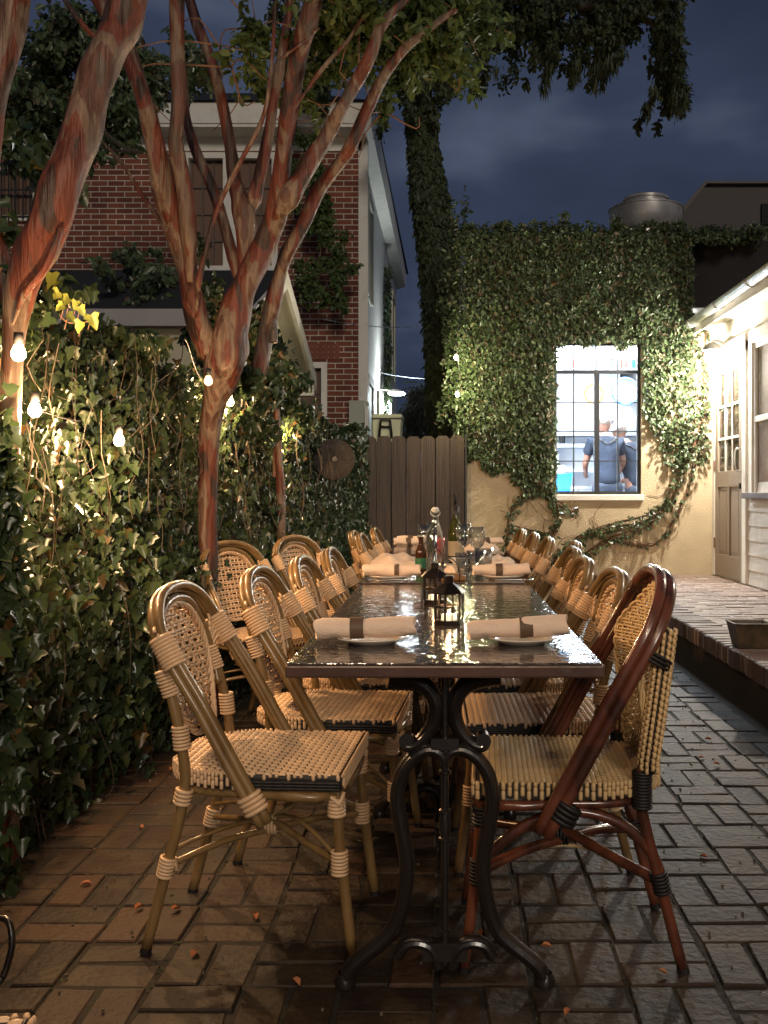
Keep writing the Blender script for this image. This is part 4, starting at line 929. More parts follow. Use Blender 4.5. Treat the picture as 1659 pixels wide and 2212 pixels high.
# second tree, nearest on the left, lit by the string bulbs
c2_ = empty('near_crape_myrtle', (P(18, 1068, 2.72).x, 2.72, 0), 0, 'nearer crape myrtle at the left edge leaning right with bright red bark', 'tree')
limb(c2_, 'trunk', [(15,1900,52,3.0),(15,1500,50,3.0),(18,1200,46,3.0),(22,950,44,3.0),(25,800,44,3.0),(32,690,52,3.0),(52,610,72,3.0),(78,540,86,3.0),(105,480,88,3.0),(130,410,84,3.0),(160,330,82,3.02),(185,250,78,3.04),(205,180,76,3.06),(232,110,76,3.08),(262,50,80,3.1),(285,-20,80,3.1),(300,-80,78,3.1)], n=18)
limb(c2_, 'branch', [(30,730,30,3.05),(10,600,40,3.05),(-30,420,50,3.05),(-22,260,56,3.05),(5,140,60,3.05),(28,30,62,3.05),(40,-60,60,3.05)], n=14)
limb(c2_, 'branch', [(28,700,14,2.95),(50,640,14,2.94),(90,590,16,2.94),(115,540,18,2.95),(130,490,14,2.97)], n=8)
limb(c2_, 'branch', [(255,120,12,3.3),(225,95,12,3.3),(185,60,12,3.3),(150,15,12,3.3),(130,-20,12,3.3)], n=8)
rn = empty('ivy_runner', (0,0,0), 0, 'ivy runner with yellow-green leaves reaching out beside the near trunk', 'vine')
o = MB(); pl = [P(88,600,2.9),P(110,650,2.9),P(130,680,2.9),P(150,697,2.9),P(192,694,2.88)]; o.tube(pl, .0022, 5, sub=5)
pos = []
for (u, v) in ((120,618),(128,640),(150,655),(137,668),(145,690),(172,672),(165,660),(176,705),(196,690),(112,600)):
    o.tube([P(u, v, 2.88), P(u-6, v+22, 2.9)], .0011, 4); pos.append(P(u, v-10, 2.87))
o.build('stem', M['vine'], rn); leaves('leaf', pos, (.2, -1, .3), .036, 'ivy', mat('young_leaf', (.22,.25,.05), .4), rn, jit=.3)
# dark vine mass on the upper left
dv = empty('overhanging_vine', (0,0,0), 0, 'dark leafy vine mass overhanging the brick house at upper left', 'vine')
DV = [(120,130,8.5,70,60,900),(210,110,8.6,70,60,900),(300,120,8.8,40,60,600),(120,230,8.6,80,50,900),(240,230,8.8,60,60,800),(60,300,8.4,60,40,500),(150,300,8.6,70,40,600),(300,220,9.0,40,70,500),(340,160,9,30,40,300),(20,330,8,40,30,260),(260,290,8.9,40,30,240),(400,110,7,25,40,200),(440,130,6.8,22,30,160),(410,200,7,24,30,170),(300,560,8.2,40,25,240),(260,610,8,40,25,220),(350,590,8.2,40,30,220),(330,650,8.1,35,25,140),(60,240,8.4,50,40,400),(170,60,8.5,60,35,350)]
pos = np.concatenate([blob(u, v, d, ru, rv, .45, int(n*1.3), max(6, n//25)) for u, v, d, ru, rv, n in DV])
leaves('foliage', pos, (.1, -1, .4), .070, 'oval', M['fig'], dv, jit=.7)
pos = np.concatenate([blob(50, 290, 3.6, 45, 20, .1, 26, 5), blob(90, 330, 3.6, 30, 20, .1, 18, 4), blob(170, 410, 3.4, 8, 20, .05, 6), blob(15, 270, 3.6, 20, 12, .1, 8)])
leaves('near_foliage', pos, (.1, -1, .4), .06, 'ivy', M['ivy'], dv, jit=.5)
o = MB()
for a, b in (((130,285,8.5),(310,330,8.4)), ((220,280,8.4),(300,325,8.5)), ((60,100,8.5),(300,180,8.8))):
    A, B = P(*a), P(*b); o = MB(); o.tube([A, A.lerp(B, .5)+Vector((0,0,-.05)), B], [.02,.015,.01], 5, sub=3); o.build('stem', M['oakbark'], dv)

# slim trunk farther along the hedge
st = empty('slim_trunk', (P(606,1068,5.95).x, 5.95, 0), 0, 'slim reddish trunk standing in front of the hedge left of the round fan', 'tree')
limb(st, 'trunk', [(612,1330,20,6.9),(608,1170,20,6.9),(606,1060,19,6.9),(602,990,17,6.9),(600,940,16,6.95),(596,880,14,7.0)], n=10)
o = MB(); p = P(592, 1030, 5.98)-st.location; o.tube([p, p+Vector((.01,0,.25)), p+Vector((.02,0,.4))], .012, 6, sub=3); o.build('branch', M['vine'], st)

# ivy-clad oak behind the wall with moss
ok = empty('ivy_clad_tree', (P(965,1068,11).x, 11, 0), 0, 'tall leaning tree trunk wrapped in dark ivy with mossy branches spreading right', 'tree')
TR = [(968,1200,80),(966,930,80),(962,800,78),(955,700,72),(948,600,72),(938,500,74),(930,430,78),(918,350,66),(908,260,56),(900,180,52),(890,80,50),(880,-40,46)]
limb(ok, 'trunk', [(u, v, w*.8, 11) for u, v, w in TR], n=14, wob=.06, mt=M['oakbark'])
pos = []; outs = []
for (a, b) in zip(TR[:-1], TR[1:]):
    for _ in range(int(abs(b[1]-a[1])*12)):
        t = random.random(); u = a[0]+(b[0]-a[0])*t; v = a[1]+(b[1]-a[1])*t; w = a[2]+(b[2]-a[2])*t
        th = random.uniform(-math.pi, 0)*1.0; rr = w*.45*(1+.22*random.random()+.12*sn(v*.07, th*2))
        p = P(u, v, 11); q = rr*11/FPX; pos.append((p.x+q*math.cos(th), 11+q*math.sin(th), p.z)); outs.append((math.cos(th), math.sin(th), .1))
pos = np.array(pos)-np.array(ok.location)
leaves('ivy', pos, np.array(outs), .075, 'oval', M['darkleaf'], ok, jit=.35, droop=1.6)
limb(ok, 'limb', [(892,80,44,11),(960,20,36,10.8),(1080,-10,30,10.6),(1200,10,24,10.4),(1330,20,18,10.3),(1430,60,12,10.3)], n=10, mt=M['oakbark'])
limb(ok, 'limb', [(890,60,36,11),(780,40,26,11.4),(680,100,18,11.6),(640,180,12,11.6)], n=10, mt=M['oakbark'])
OC = [(905,60,60,60,700,11),(1000,50,80,55,1000,10.8),(1090,70,60,55,800,10.7),(1160,50,60,50,800,10.6),(1240,60,60,50,800,10.5),(1310,60,50,50,600,10.4),(1370,40,40,40,500,10.4),(1430,40,40,40,600,10.3),(1430,110,28,60,600,10.3),(1450,170,20,50,420,10.3),(1465,220,12,40,180,10.3),(1405,215,6,30,60,10.3),(1300,130,25,35,260,10.4),(1240,125,30,25,260,10.5),(1180,130,20,25,160,10.5),(1150,150,12,25,80,10.5),(1050,150,25,25,200,10.7),(960,160,40,40,400,10.9),(930,230,30,50,300,10.9),(700,80,60,60,620,11.6),(760,40,60,45,500,11.4),(660,170,30,50,350,11.6),(700,190,30,40,260,11.6),(600,30,30,40,250,11.6),(1100,10,160,20,900,10.6),(1350,5,80,16,500,10.4),(870,200,14,40,140,10.9),(885,270,14,50,140,10.85),(820,260,20,20,120,11.3)]
pos = np.concatenate([blob(u, v, d, ru, rv, .5, int(n*1.6), max(5, n//28)) for u, v, ru, rv, n, d in OC])-np.array(ok.location)
leaves('crown', pos, (0, -.7, .3), .066, 'oval', M['darkleaf'], ok, jit=.9, droop=1.3)
MS = [(1455,190,14,60,500,10.25),(1440,150,20,50,400,10.25),(1300,150,20,30,260,10.3),(1180,150,10,30,160,10.4),(1405,210,6,36,120,10.3),(1320,110,30,30,300,10.3),(1240,150,12,24,140,10.4),(1030,170,30,20,160,10.6)]
pos = np.concatenate([blob(u, v, d, ru, rv, .3, n, 9) for u, v, ru, rv, n, d in MS])-np.array(ok.location)
leaves('hanging_moss', pos, (0, -1, 0), .12, 'frond', M['darkleaf'], ok, jit=.5, droop=4)

# ------------------------------------------------------------------ round fan in the hedge
fn = empty('round_fan', P(722, 992, 7.35), math.radians(14), 'large round black fan mounted in the ivy left of the gate', 'fan')
o = MB(); o.lathe([(.01,.0),(.12,.012),(.172,.0),(.176,-.05),(.15,-.07)], n=36, M=Matrix.Rotation(math.radians(90), 4, 'X')); o.build('housing', M['fan'], fn, smooth='auto')
o = MB()
for r_ in np.linspace(.03, .172, 14): o.tube([(math.cos(a)*r_, -.022+(r_/.172)**2*.014, math.sin(a)*r_) for a in np.linspace(0, 2*math.pi, 33)[:-1]], .0014, 4, closed=True)
for a in np.linspace(0, 2*math.pi, 17)[:-1]: o.tube([(math.cos(a)*.03, -.022, math.sin(a)*.03), (math.cos(a)*.172, -.008, math.sin(a)*.172)], .0018, 4)
o.build('grille', mat('grille', (.05,.04,.032), .5), fn)
o = MB(); o.lathe([(0,.03),(.022,.028),(.026,.014)], n=20, M=Matrix.Rotation(math.radians(90), 4, 'X')); o.build('hub', mat('hub', (.09,.075,.06), .5), fn)

fn.scale = (.90, .90, .90)
# ------------------------------------------------------------------ string lights
BULB_E = {}
def bulb(u, v, d, e, kind='bulb', label='', col=(1, .60, .30), p=None):
    p = p or P(u, v, d)
    r = empty('string_bulb', p, 0, label, 'light bulb', 'string light bulbs')
    o = MB(); o.lathe([(0,.052),(.012,.052),(.013,.022),(.010,.02)], n=12); o.build('socket', M['black'], r, smooth=True)
    o = MB(); o.lathe([(.009,.022),(.013,.014),(.0185,.0),(.018,-.010),(.010,-.020),(0,-.023)], n=14); g_ = o.build('glass_bulb', M[kind], r, smooth=True)
    if e: g_.visible_shadow = True; l = lamp('bulb_light', (.030, -.032, -.015), e, col, .022, r)
    return r
bulb(40, 762, 2.52, 8, label='lit bulb hanging on the near trunk at the left edge of the picture')
bulb(75, 885, 2.82, 16, label='glowing bulb among ivy leaves just below the one on the near trunk')
bulb(257, 950, 3.42, 20, label='glowing bulb in the middle of the ivy hedge with bright green leaves around it')
bulb(450, 822, 4.22, .5, 'bulbdim', label='dim pinkish bulb hanging under the fork of the crape myrtle')
bulb(497, 868, 4.95, 24, label='glowing bulb tucked in the ivy just right of the crape myrtle trunk')
bulb(600, 935, 6.5, 24, label='glowing bulb in the ivy above the slim trunk')
bulb(985, 772, 9.25, 9, 'bulbgreen', (1,.93,.6) and 'upper of the two yellow-green bulbs at the corner of the ivy wall', col=(1,.9,.5))
bulb(988, 852, 9.25, 7, 'bulbgreen', 'lower of the two yellow-green bulbs at the corner of the ivy wall', col=(1,.9,.5))
for k, (x, y, z, e) in enumerate([(-.95, 1.55, 2.35, 7), (-.75, .5, 2.40, 13), (-.45, -.5, 2.45, 22), (.25, -1.0, 2.45, 25)]):
    bulb(0, 0, 0, e, label=['nearest string bulb past the left edge, above the near chairs','second string bulb past the left edge of the picture','third string bulb, behind the left bottom chair','last string bulb on the cable above the table end'][k], p=Vector((x, y, z)), col=(1, .72, .46))
sc_ = MB()
pts = [Vector((.25,-1.0,2.51)), Vector((-.45,-.5,2.51)), Vector((-.75,.5,2.46)), Vector((-.95,1.55,2.41)), P(40,735,2.52), P(78,850,2.87), P(257,920,3.45), P(360,860,4.0), P(448,795,4.24), P(462,740,4.3), P(500,840,4.97), P(600,905,6.52), P(760,925,9.2)]
pts = [q if k_ < 4 else q+Vector((-.14, .05, .02)) for k_, q in enumerate(pts)]
sc_.tube(pts, .003, 5, sub=8); thing_mesh(sc_, 'light_cable', M['black'], 'black cable of the string lights running through the hedge', 'cable', smooth=True)
sc_ = MB(); sc_.tube([P(1000,560,9.3), P(990,700,9.28), P(985,745,9.26), P(992,800,9.28), P(988,826,9.26)], .0035, 5, sub=6); thing_mesh(sc_, 'bulb_cable', M['black'], 'cable holding the two bulbs at the ivy wall corner', 'cable', smooth=True)

# ------------------------------------------------------------------ cafe chairs
def rings(mb, c, t, a, b, ax, n, pitch, r=.0042):
    """n wrapped strands around a cross-section a x b; ax = direction of half-width a"""
    c = Vector(c); t = Vector(t).normalized(); A = Vector(ax); A = (A-t*A.dot(t)).normalized(); B = t.cross(A)
    for k in range(n):
        q = c+t*((k-(n-1)/2)*pitch)
        mb.tube([q+A*(a*math.cos(w))+B*(b*math.sin(w)) for w in np.linspace(0, 2*math.pi, 15)[:-1]], r, 5, closed=True)
def seat_half(x):
    if x > -.03: return .208-.006*abs(x)
    t = (-.03-x)/.185; return .208*math.sqrt(max(0, 1-.80*t**2.2))
def make_chair(kind):
    red = kind == 'red'
    bam = M['redcane'] if red else M['bamboo']; bind = M['black_weave'] if red else M['cream']; str_ = M['cream2'] if red else M['cream']
    root = empty('bistro_chair', (0,0,0))
    # seat: dark body with raised pale strands
    xs = np.linspace(-.215, .212, 16); ZT = .432
    outl = [(x, seat_half(x)) for x in xs]; poly = [(x, -w) for x, w in outl]+[(x, w) for x, w in outl[::-1]]
    s = MB(); s.cur = 0; n = len(poly)
    def ring_(z, k): return [(x*k, y*k, z) for x, y in poly]
    vs = ring_(ZT, .975)+ring_(ZT-.008, 1.0)+ring_(ZT-.034, 1.0); s.add(vs, [tuple(range(n))]+[(a+i, a+(i+1) % n, a+n+(i+1) % n, a+n+i) for a in (0, n) for i in range(n)])
    s.cur = 1; px, py = (.0175, .0255) if not red else (.0125, .0185)
    i = 0; x = -.206
    while x < .206:
        hw = seat_half(x)*.992; off = (i % 2)*py/2; y = -hw+off-py*.5
        while y < hw:
            a, b = max(y+(.0048 if not red else .0028), -hw), min(y+py-(.0048 if not red else .0028), hw)
            if b-a > .006:
                m_ = (a+b)/2; hh = .0042 if not red else .0028; w2 = px*.48; sk = .003*(1 if i % 2 else -1)*0
                z0 = ZT+.0012
                vv = []
                for q_, (xx, zf) in enumerate(((x-w2, .25), (x-w2*.45, .9), (x+w2*.45, .9), (x+w2, .25))):
                    for yy, zg in ((a, -.5), (a+.22*(b-a), .75), (m_, 1), (b-.22*(b-a), .75), (b, -.5)): vv.append((xx, yy, z0+hh*(zf*zg if zg > 0 else zg)))
                s.add(vv, [(q*5+r, q*5+r+1, q*5+r+6, q*5+r+5) for q in (0, 1, 2) for r in range(4)])
            y += py
        i += 1; x += px
    seat = s.build('seat', [M['black_weave'], str_], root, smooth=True)
    for p_ in list(seat.data.polygons)[:1+2*n]: p_.use_smooth = False
    # woven rim
    s = MB(); per = []; step = .0115
    for i in range(n):
        a, b = Vector((*poly[i], 0)), Vector((*poly[(i+1) % n], 0)); L = (b-a).length; m_ = max(1, int(L/step+.5))
        for k in range(m_): per.append((a.lerp(b, (k+.5)/m_), (b-a).normalized()))
    for k, (p, t) in enumerate(per):
        o_ = Vector((t.y, -t.x, 0))
        if o_.dot(p) < 0: o_ = -o_
        if not red and abs(p.y) > .19 and p.x > -.02:
            if k % 4 == 3: continue
            segs = ((ZT+.000, ZT-.003),) if k % 4 else ((ZT+.000, ZT-.010),)
        else: segs = ((ZT+.003, ZT-.013), (ZT-.017, ZT-.034)) if k % 2 else ((ZT+.003, ZT-.004), (ZT-.008, ZT-.026))
        for z0, z1 in segs:
            s.tube([p+o_*.0005+Vector((0,0,z0)), p+o_*.0025+Vector((0,0,z0-.002)), p+o_*.0025+Vector((0,0,z1+.002)), p+o_*.0005+Vector((0,0,z1))], .0044 if not red else .0050, 6)
    s.build('seat_rim', str_, seat, smooth=True)
    if not red:
        for s_ in (-1, 1):
            f = MB()
            for z_ in (.402, .409, .416): f.tube([(x, s_*(.2115+.0012*math.sin(x*260+z_*900)), z_) for x in np.linspace(-.03, .21, 34)], .0042, 5)
            f.build('black_band', M['black_weave'], seat, smooth=True)
    f = MB(); f.tube([(x, y, .384) for x, y in [(.19,-.185),(.19,.185),(.0,.19),(-.12,.175),(-.175,.11),(-.19,0),(-.175,-.11),(-.12,-.175),(0,-.19)]], .0120, 8, sub=4, closed=True); f.build('seat_frame', bam, root, smooth=True)
    tall = .04 if red else 0; LR = .0128
    def bnd(par, *a, **k):
        b_ = MB(); rings(b_, *a, **k); return b_.build('binding', bind, par, smooth=True)
    for s_ in (-1, 1):
        f = MB(); f.tube([(.196, s_*.178, .40), (.205, s_*.180, .25), (.235, s_*.186, .012)], [LR, LR, LR], 12, sub=4)
        lg = f.build('leg', bam, root, smooth=True)
        f = MB(); f.tube([(.2345, s_*.186, .013), (.236, s_*.186, 0)], LR*1.08, 12); f.build('foot_cap', M['black_weave'], lg)
        bnd(lg, (.203, s_*.179, .225), (.02,0,-1), .0172, .0172, (1,0,0), 7, .0082)
        b_ = MB(); rings(b_, (.196, s_*.178, .352), (0,0,1), .0175, .0175, (1,0,0), 5, .0085, .005)
        if not red:
            for q in range(5): b_.tube([(.162+.006*q, s_*.188, .398-.002*q), (.188+.004*q, s_*.198, .380-.004*q), (.214, s_*.186, .358+.008*q)], .005, 6, sub=3)
        b_.build('binding', bind, lg, smooth=True)
        f = MB(); f.tube([(-.255, s_*.172, .012), (-.205, s_*.177, .20), (-.160, s_*.183, .385), (-.168, s_*.186, .50), (-.19, s_*.184, .60), (-.212, s_*.18, .66)], LR, 12, sub=4); lg = f.build('leg', bam, root, smooth=True)
        f = MB(); f.tube([(-.2545, s_*.172, .013), (-.258, s_*.172, 0)], LR*1.08, 12); f.build('foot_cap', M['black_weave'], lg)
        b_ = MB(); rings(b_, (-.205, s_*.177, .205), (.045,0,.19), .0172, .0172, (1,0,0), 6, .0082)
        if not red:
            for q in range(3): b_.tube([(-.215+.01*q, s_*.192, .19+.012*q), (-.185, s_*.180, .212+.004*q), (-.185, s_*.165, .19+.01*q)], .0048, 6, sub=3)
        b_.build('binding', bind, lg, smooth=True)
        if not red: bnd(lg, (-.163, s_*.183, .372), (.04,0,.19), .0175, .0175, (1,0,0), 4, .0095, .0052); bnd(lg, (-.167, s_*.186, .51), (-.1,0,1), .0172, .0172, (1,0,0), 7, .0082); bnd(lg, (-.203, s_*.182, .635), (-.22,0,.6), .0165, .0165, (1,0,0), 8, .0082)
        else: bnd(lg, (-.163, s_*.183, .415), (.0,0,.19), .0190, .0190, (1,0,0), 12, .0070, .0045)
    for s_ in (-1, 1):
        f = MB(); f.tube([(-.205, s_*.175, .205), (-.10, s_*.085, .232), (0, 0, .248+.011*s_), (.10, -s_*.085, .238), (.205, -s_*.178, .222)], .0085 if not red else .0125, 8, sub=4); st_ = f.build('stretcher', bam, root, smooth=True)
        if s_ == 1: bnd(st_, (0, 0, .248), (1,0,0), .016, .022, (0,1,0), 4, .008)
        elif red:
            f = MB(); f.tube([(-.20, .150, .200), (-.08, .05, .226), (0, 0, .222), (.08, .05, .226), (.20, .150, .21)], .0045, 6, sub=4); f.build('trim_cane', M['cream2'], st_, smooth=True)
        f = MB()
        if red: f.tube([(-.215, s_*.172, .19), (-.185, s_*.176, .27), (-.11, s_*.182, .34), (0, s_*.186, .365), (.10, s_*.184, .33), (.19, s_*.180, .26)], .0125, 8, sub=5)
        else: f.tube([(-.2, s_*.174, .240), (-.10, s_*.10, .268), (.0, 0, .266), (.09, s_*.10, .295), (.195, s_*.176, .238)], .0055, 6, sub=4)
        f.build('arch_brace', bam, root, smooth=True)
    # outer hoop: twin canes that run from the seat sides over the top
    half = [(.040,.226,.325),(-.035,.225,.455),(-.108,.223,.585),(-.168,.219,.68),(-.212,.205,.748+tall*.6),(-.235,.165,.800+tall),(-.249,.095,.832+tall),(-.252,0,.842+tall)]
    if red: half = [(.062,.226,.325),(-.008,.225,.455),(-.078,.223,.585),(-.132,.219,.68),(-.182,.210,.768),(-.214,.172,.838),(-.230,.10,.876),(-.232,0,.887)]
    path = half+[(x, -y, z) for x, y, z in half[-2::-1]]
    nn = Vector((.87, 0, .45)); f = MB(); HR = .0118 if not red else .0138
    for q in (-.5, .5): f.tube([Vector(p)+nn*(q*(.0185 if not red else .024)) for p in path], HR, 12, sub=4)
    hoop = f.build('back_hoop', bam, root, smooth=True)
    f = MB(); f.tube([Vector((x, y*(.945 if abs(y) > .01 else 1), z-.010 if abs(y) < .1 else z)) for x, y, z in path], .0065, 6, sub=4); f.build('inner_cane', bam, hoop, smooth=True)
    for s_ in (-1, 1):
        bnd(hoop, Vector((.012, s_*.2255, .372)), Vector((-.075, 0, .130)), .0262, .0175, nn, 4, .0115, .0062)
        if not red:
            bnd(hoop, Vector((-.190, s_*.212, .712)), Vector((-.050, -s_*.012, .085)), .0258, .0175, nn, 9, .0088, .0052)
            for q in range(6): 
                f = MB(); f.tube([(-.166-.010*q, s_*.226, .690+.014*q), (-.190-.007*q, s_*.200, .700+.013*q), (-.212, s_*.182, .655+.016*q)], .0045, 6, sub=3)
                f.build('binding', bind, hoop, smooth=True)
        else: bnd(hoop, Vector((-.19, s_*.212, .71)), Vector((-.055, -s_*.012, .095)), .0315, .018, nn, 3, .009, .004)
    # woven back panel in its own frame
    def px_(z): return -.163-.085*max(0, (z-.48)/.33)**.85
    if not red: ol = [(.488,.0),(.495,.07),(.53,.105),(.58,.135),(.64,.155),(.70,.155),(.745,.13),(.78,.085),(.798,.0)]
    else: ol = [(.42,.0),(.425,.12),(.47,.160),(.56,.180),(.66,.192),(.74,.188),(.80,.150),(.845,.085),(.862,.0)]
    def hwz(z):
        for (z0, w0), (z1, w1) in zip(ol[:-1], ol[1:]):
            if z0 <= z <= z1: return w0+(w1-w0)*(z-z0)/(z1-z0)
        return 0
    def bow(y): return (-.016*(1-(y/.17)**2)) if not red else -.055*(1-(y/.19)**2)+.010
    if red:
        px0 = px_
        SX = [(.40,-.172),(.60,-.165),(.72,-.155),(.80,-.190),(.90,-.238)]; CX = [(.40,-.180),(.60,-.212),(.72,-.226),(.80,-.232),(.90,-.238)]
        def sidex(z, T_=SX):
            for (z0, a0), (z1, a1) in zip(T_[:-1], T_[1:]):
                if z <= z1: return a0+(a1-a0)*(z-z0)/(z1-z0)
            return -.235
        def surf(y, z): c_ = sidex(z, CX); return c_+(sidex(z)-c_)*(y/.19)**2
    else:
        def surf(y, z): return px_(z)+bow(y)
    f = MB(); zl, zh = ol[0][0], ol[-1][0]
    z = zl+.012; k = 0; stp = .0140 if not red else .0082
    while z < zh-.01:
        w_ = hwz(z)
        if w_ > .03:
            m_ = 15; f.tube([(surf(y, z)+(.003 if (i+k) % 2 else -.003), y, z) for i, y in enumerate(np.linspace(-w_, w_, m_))], .0040 if not red else .0034, 5)
        z += stp*(1 if k % 2 else (.58 if not red else 1)); k += 1
    nv = 13 if not red else 27; yw = .15 if not red else .184
    for i, y in enumerate(np.linspace(-yw, yw, nv)):
        zz = [z for z in np.linspace(zl, zh, 60) if hwz(z) > abs(y)]
        if len(zz) > 3: f.tube([(surf(y, z)+(.003 if j % 2 == i % 2 else -.003), y, z) for j, z in enumerate(np.linspace(zz[0], zz[-1], 14))], .0046 if not red else .0038, 4, flat=.7)
    f.build('back_weave', str_, root, smooth=True)
    rim = [(surf(w_, z) if red else px_(z), w_, z) for z, w_ in ol]+[(surf(w_, z) if red else px_(z), -w_, z) for z, w_ in ol[-2:0:-1]]
    f = MB(); P1, _ = smooth([Vector(p) for p in rim], [1]*len(rim), 6, True)
    for ph in (0, 2.1, 4.2): f.tube([p+Vector((.005*math.cos(i*.9+ph), .005*math.sin(i*.9+ph)*.6, .005*math.sin(i*.9+ph))) for i, p in enumerate(P1)], .0045, 5, closed=True)
    f.build('braided_edge', str_, root, smooth=True)
    if not red:
        f = MB(); ih = [(-.185,.172,.565),(-.202,.180,.63),(-.220,.176,.70),(-.234,.148,.757),(-.243,.090,.800),(-.247,0,.814)]
        f.tube(ih+[(x, -y, z) for x, y, z in ih[-2::-1]], .0100, 8, sub=4); f.build('inner_hoop', bam, root, smooth=True)
    else:       # weave wrapped round the rear posts
        for s_ in (-1, 1):
            f = MB(); core = lambda z: Vector((-.170-.042*max(0, (z-.48)/.32)-.006, s_*(.186+.012*math.sin((z-.44)*7)), z))
            f.cur = 1; f.tube([core(z) for z in np.linspace(.455, .775, 12)], .0185, 10); f.cur = 0
            for k in range(22):
                z = .462+k*.0143
                for j, w in enumerate(np.linspace(0, 2*math.pi, 11)[:-1]):
                    zz = z+(.0072 if j % 2 else 0); c = core(zz); d_ = Vector((math.cos(w), math.sin(w), 0))
                    f.tube([c+d_*.017-Vector((0,0,.0062)), c+d_*.0225-Vector((0,0,.003)), c+d_*.0225+Vector((0,0,.003)), c+d_*.017+Vector((0,0,.0062))], .0044, 5)
            f.build('post_weave', [str_, M['black_weave']], root, smooth=True)
    return root
CH = make_chair('bamboo'); RD = math.radians
LEFT = [(-.435, 2.437, -3.5, 'nearest left-hand bamboo chair with a cream woven seat at the front corner of the table'),
        (-.335, 2.98, -4, 'second bamboo chair along the left side, tucked behind the nearest left-hand one'),
        (-.275, 3.50, -3, 'third bamboo chair along the left side of the table, level with the front lantern handles'),
        (-.235, 4.05, -2, 'fourth bamboo chair along the left side, its back right beside the second place setting'),
        (-.82, 4.50, -30, 'bamboo chair pushed back from the table and turned beside the crape myrtle trunk'),
        (-.60, 5.15, -26, 'bamboo chair pulled out near the slim trunk, behind the third left-hand chair'),
        (-.235, 5.55, -2, 'middle one of the three far bamboo chairs on the left beside the crumpled napkin'),
        (-.315, 5.95, -2, 'leftmost of the three far bamboo chairs close together before the gate'),
        (-.225, 6.50, -2, 'farthest bamboo chair on the left side, directly in front of the gate planks')]
RIGHT = [(.270, 2.93, 181, 'bamboo chair directly behind the dark red cane chair on the right side'),
         (.255, 3.48, 180, 'second bamboo chair behind the dark red one on the right side of the table'),
         (.300, 4.12, 181, 'third bamboo chair behind the dark red one, overlapping a chair pushed back farther'),
         (.380, 4.66, 179, 'right-hand bamboo chair sitting slightly farther out from the table than its neighbours'),
         (.300, 5.10, 180, 'right-hand bamboo chair just beyond the one that stands farther out'),
         (.280, 5.70, 180, 'second farthest bamboo chair on the right side, before the ivy stems on the wall'),
         (.260, 6.35, 180, 'farthest bamboo chair on the right side of the long table')]
first = True
for x, y, rz, lb in LEFT+RIGHT+[(-.690, .965, 8, 'bamboo chair at the bottom left corner showing only a corner of its woven seat')]:
    if first: c = CH; c.location = (x, y, 0); c.rotation_euler = (0, 0, RD(rz)); c['label'] = lb; first = False
    else: c = dup(CH, (x, y, 0), RD(rz), lb)
    c['category'] = 'chair'; c['group'] = 'bamboo bistro chairs'
rc = make_chair('red'); rc.location = (.285, 2.365, 0); rc.rotation_euler = (0, 0, RD(178)); tag(rc, 'dark red cane bistro chair with black bindings at the front right of the table', 'chair')

# ------------------------------------------------------------------ tables
TW = .61; TY = [1.87, 3.515, 5.16]; TL = 1.63; TH = .75
def mirror_tube(mb, pl, r, n=10, sub=6, y=0, flat=1, both=True):
    for s_ in ((1, -1) if both else (1,)):
        pts = [(s_*px, y, pz) for px, pz in pl]
        mb.tube(pts, r, n, sub=sub, flat=flat)
def zxy(zx, zy):        # points traced on the iron base, to metres in the base's plane
    u = 691.3+.3516*zx-1.8; v = 1434.4+.3516*zy; p = P(u, v, 2.126); return (p.x, p.z)
def make_base(name='base'):
    f = MB()
    A = [zxy(*q) for q in ((1110,72),(1000,90),(900,130),(845,200),(828,280),(845,370),(890,440),(950,490),(1000,500),(1018,480))]
    B = [zxy(*q) for q in ((775,620),(790,560),(840,525),(900,530),(975,580),(1035,670),(1062,780),(1062,880),(1040,1000),(1015,1130),(1005,1260),(1020,1400),(1050,1530),(1100,1640),(1180,1720),(1270,1790),(1345,1860),(1380,1930),(1385,2005))]
    Cc = [zxy(*q) for q in ((815,1860),(830,1790),(870,1730),(935,1705),(1000,1715),(1040,1750),(1065,1800))]
    for s_ in (1, -1):
        def tb2(pl, r0, r1, r2): 
            m_ = len(pl); rr = [r0+(r1-r0)*min(1, 2*i/(m_-1)) if i < m_/2 else r1+(r2-r1)*(2*i/(m_-1)-1) for i in range(m_)]
            f.tube([(s_*a, 0, max(b, .014)) for a, b in pl], rr, 10, sub=6)
            f.tube([(s_*a, -.010, max(b, .014)) for a, b in pl], [q*.62 for q in rr], 8, sub=6)
        tb2(A, .022, .0175, .014); tb2(B, .014, .0180, .0170); tb2(Cc, .014, .0155, .013)
        e_ = A[-1]; f.tube([(s_*(e_[0]-.004), -.018, e_[1]+.006), (s_*(e_[0]-.004), .018, e_[1]+.006)], .017, 12)
        f.box((min(s_*.035, s_*.140), -.022, .712), (max(s_*.035, s_*.140), .022, .7275))
        f.tube([(s_*.055, 0, .715), (s_*.075, 0, .690), (s_*.12, 0, .700), (s_*.125, 0, .722)], .012, 8, sub=4)
        f.lathe([(0,.0),(.022,.0),(.024,.012),(.016,.03)], c=(s_*B[-1][0], 0, 0), n=14)
    f.box((-.05, -.016, .060), (.05, .016, .10)); f.box((-.03, -.018, .52), (.03, .018, .545))
    rod = MB(); rod.tube([(0,-.004,.05),(0,-.004,.73)], .0085, 10)
    for q in (660, 900, 985, 1070, 1640): z_ = zxy(765, q)[1]; rod.lathe([(.008,-.006),(.0135,-.003),(.0135,.003),(.008,.006)], c=(0,-.004,z_), n=14)
    rod.lathe([(.009,-.035),(.0145,0),(.009,.035)], c=(0,-.004,zxy(765,985)[1]), n=14)
    return f, rod
fm, rm = make_base()
tables = []
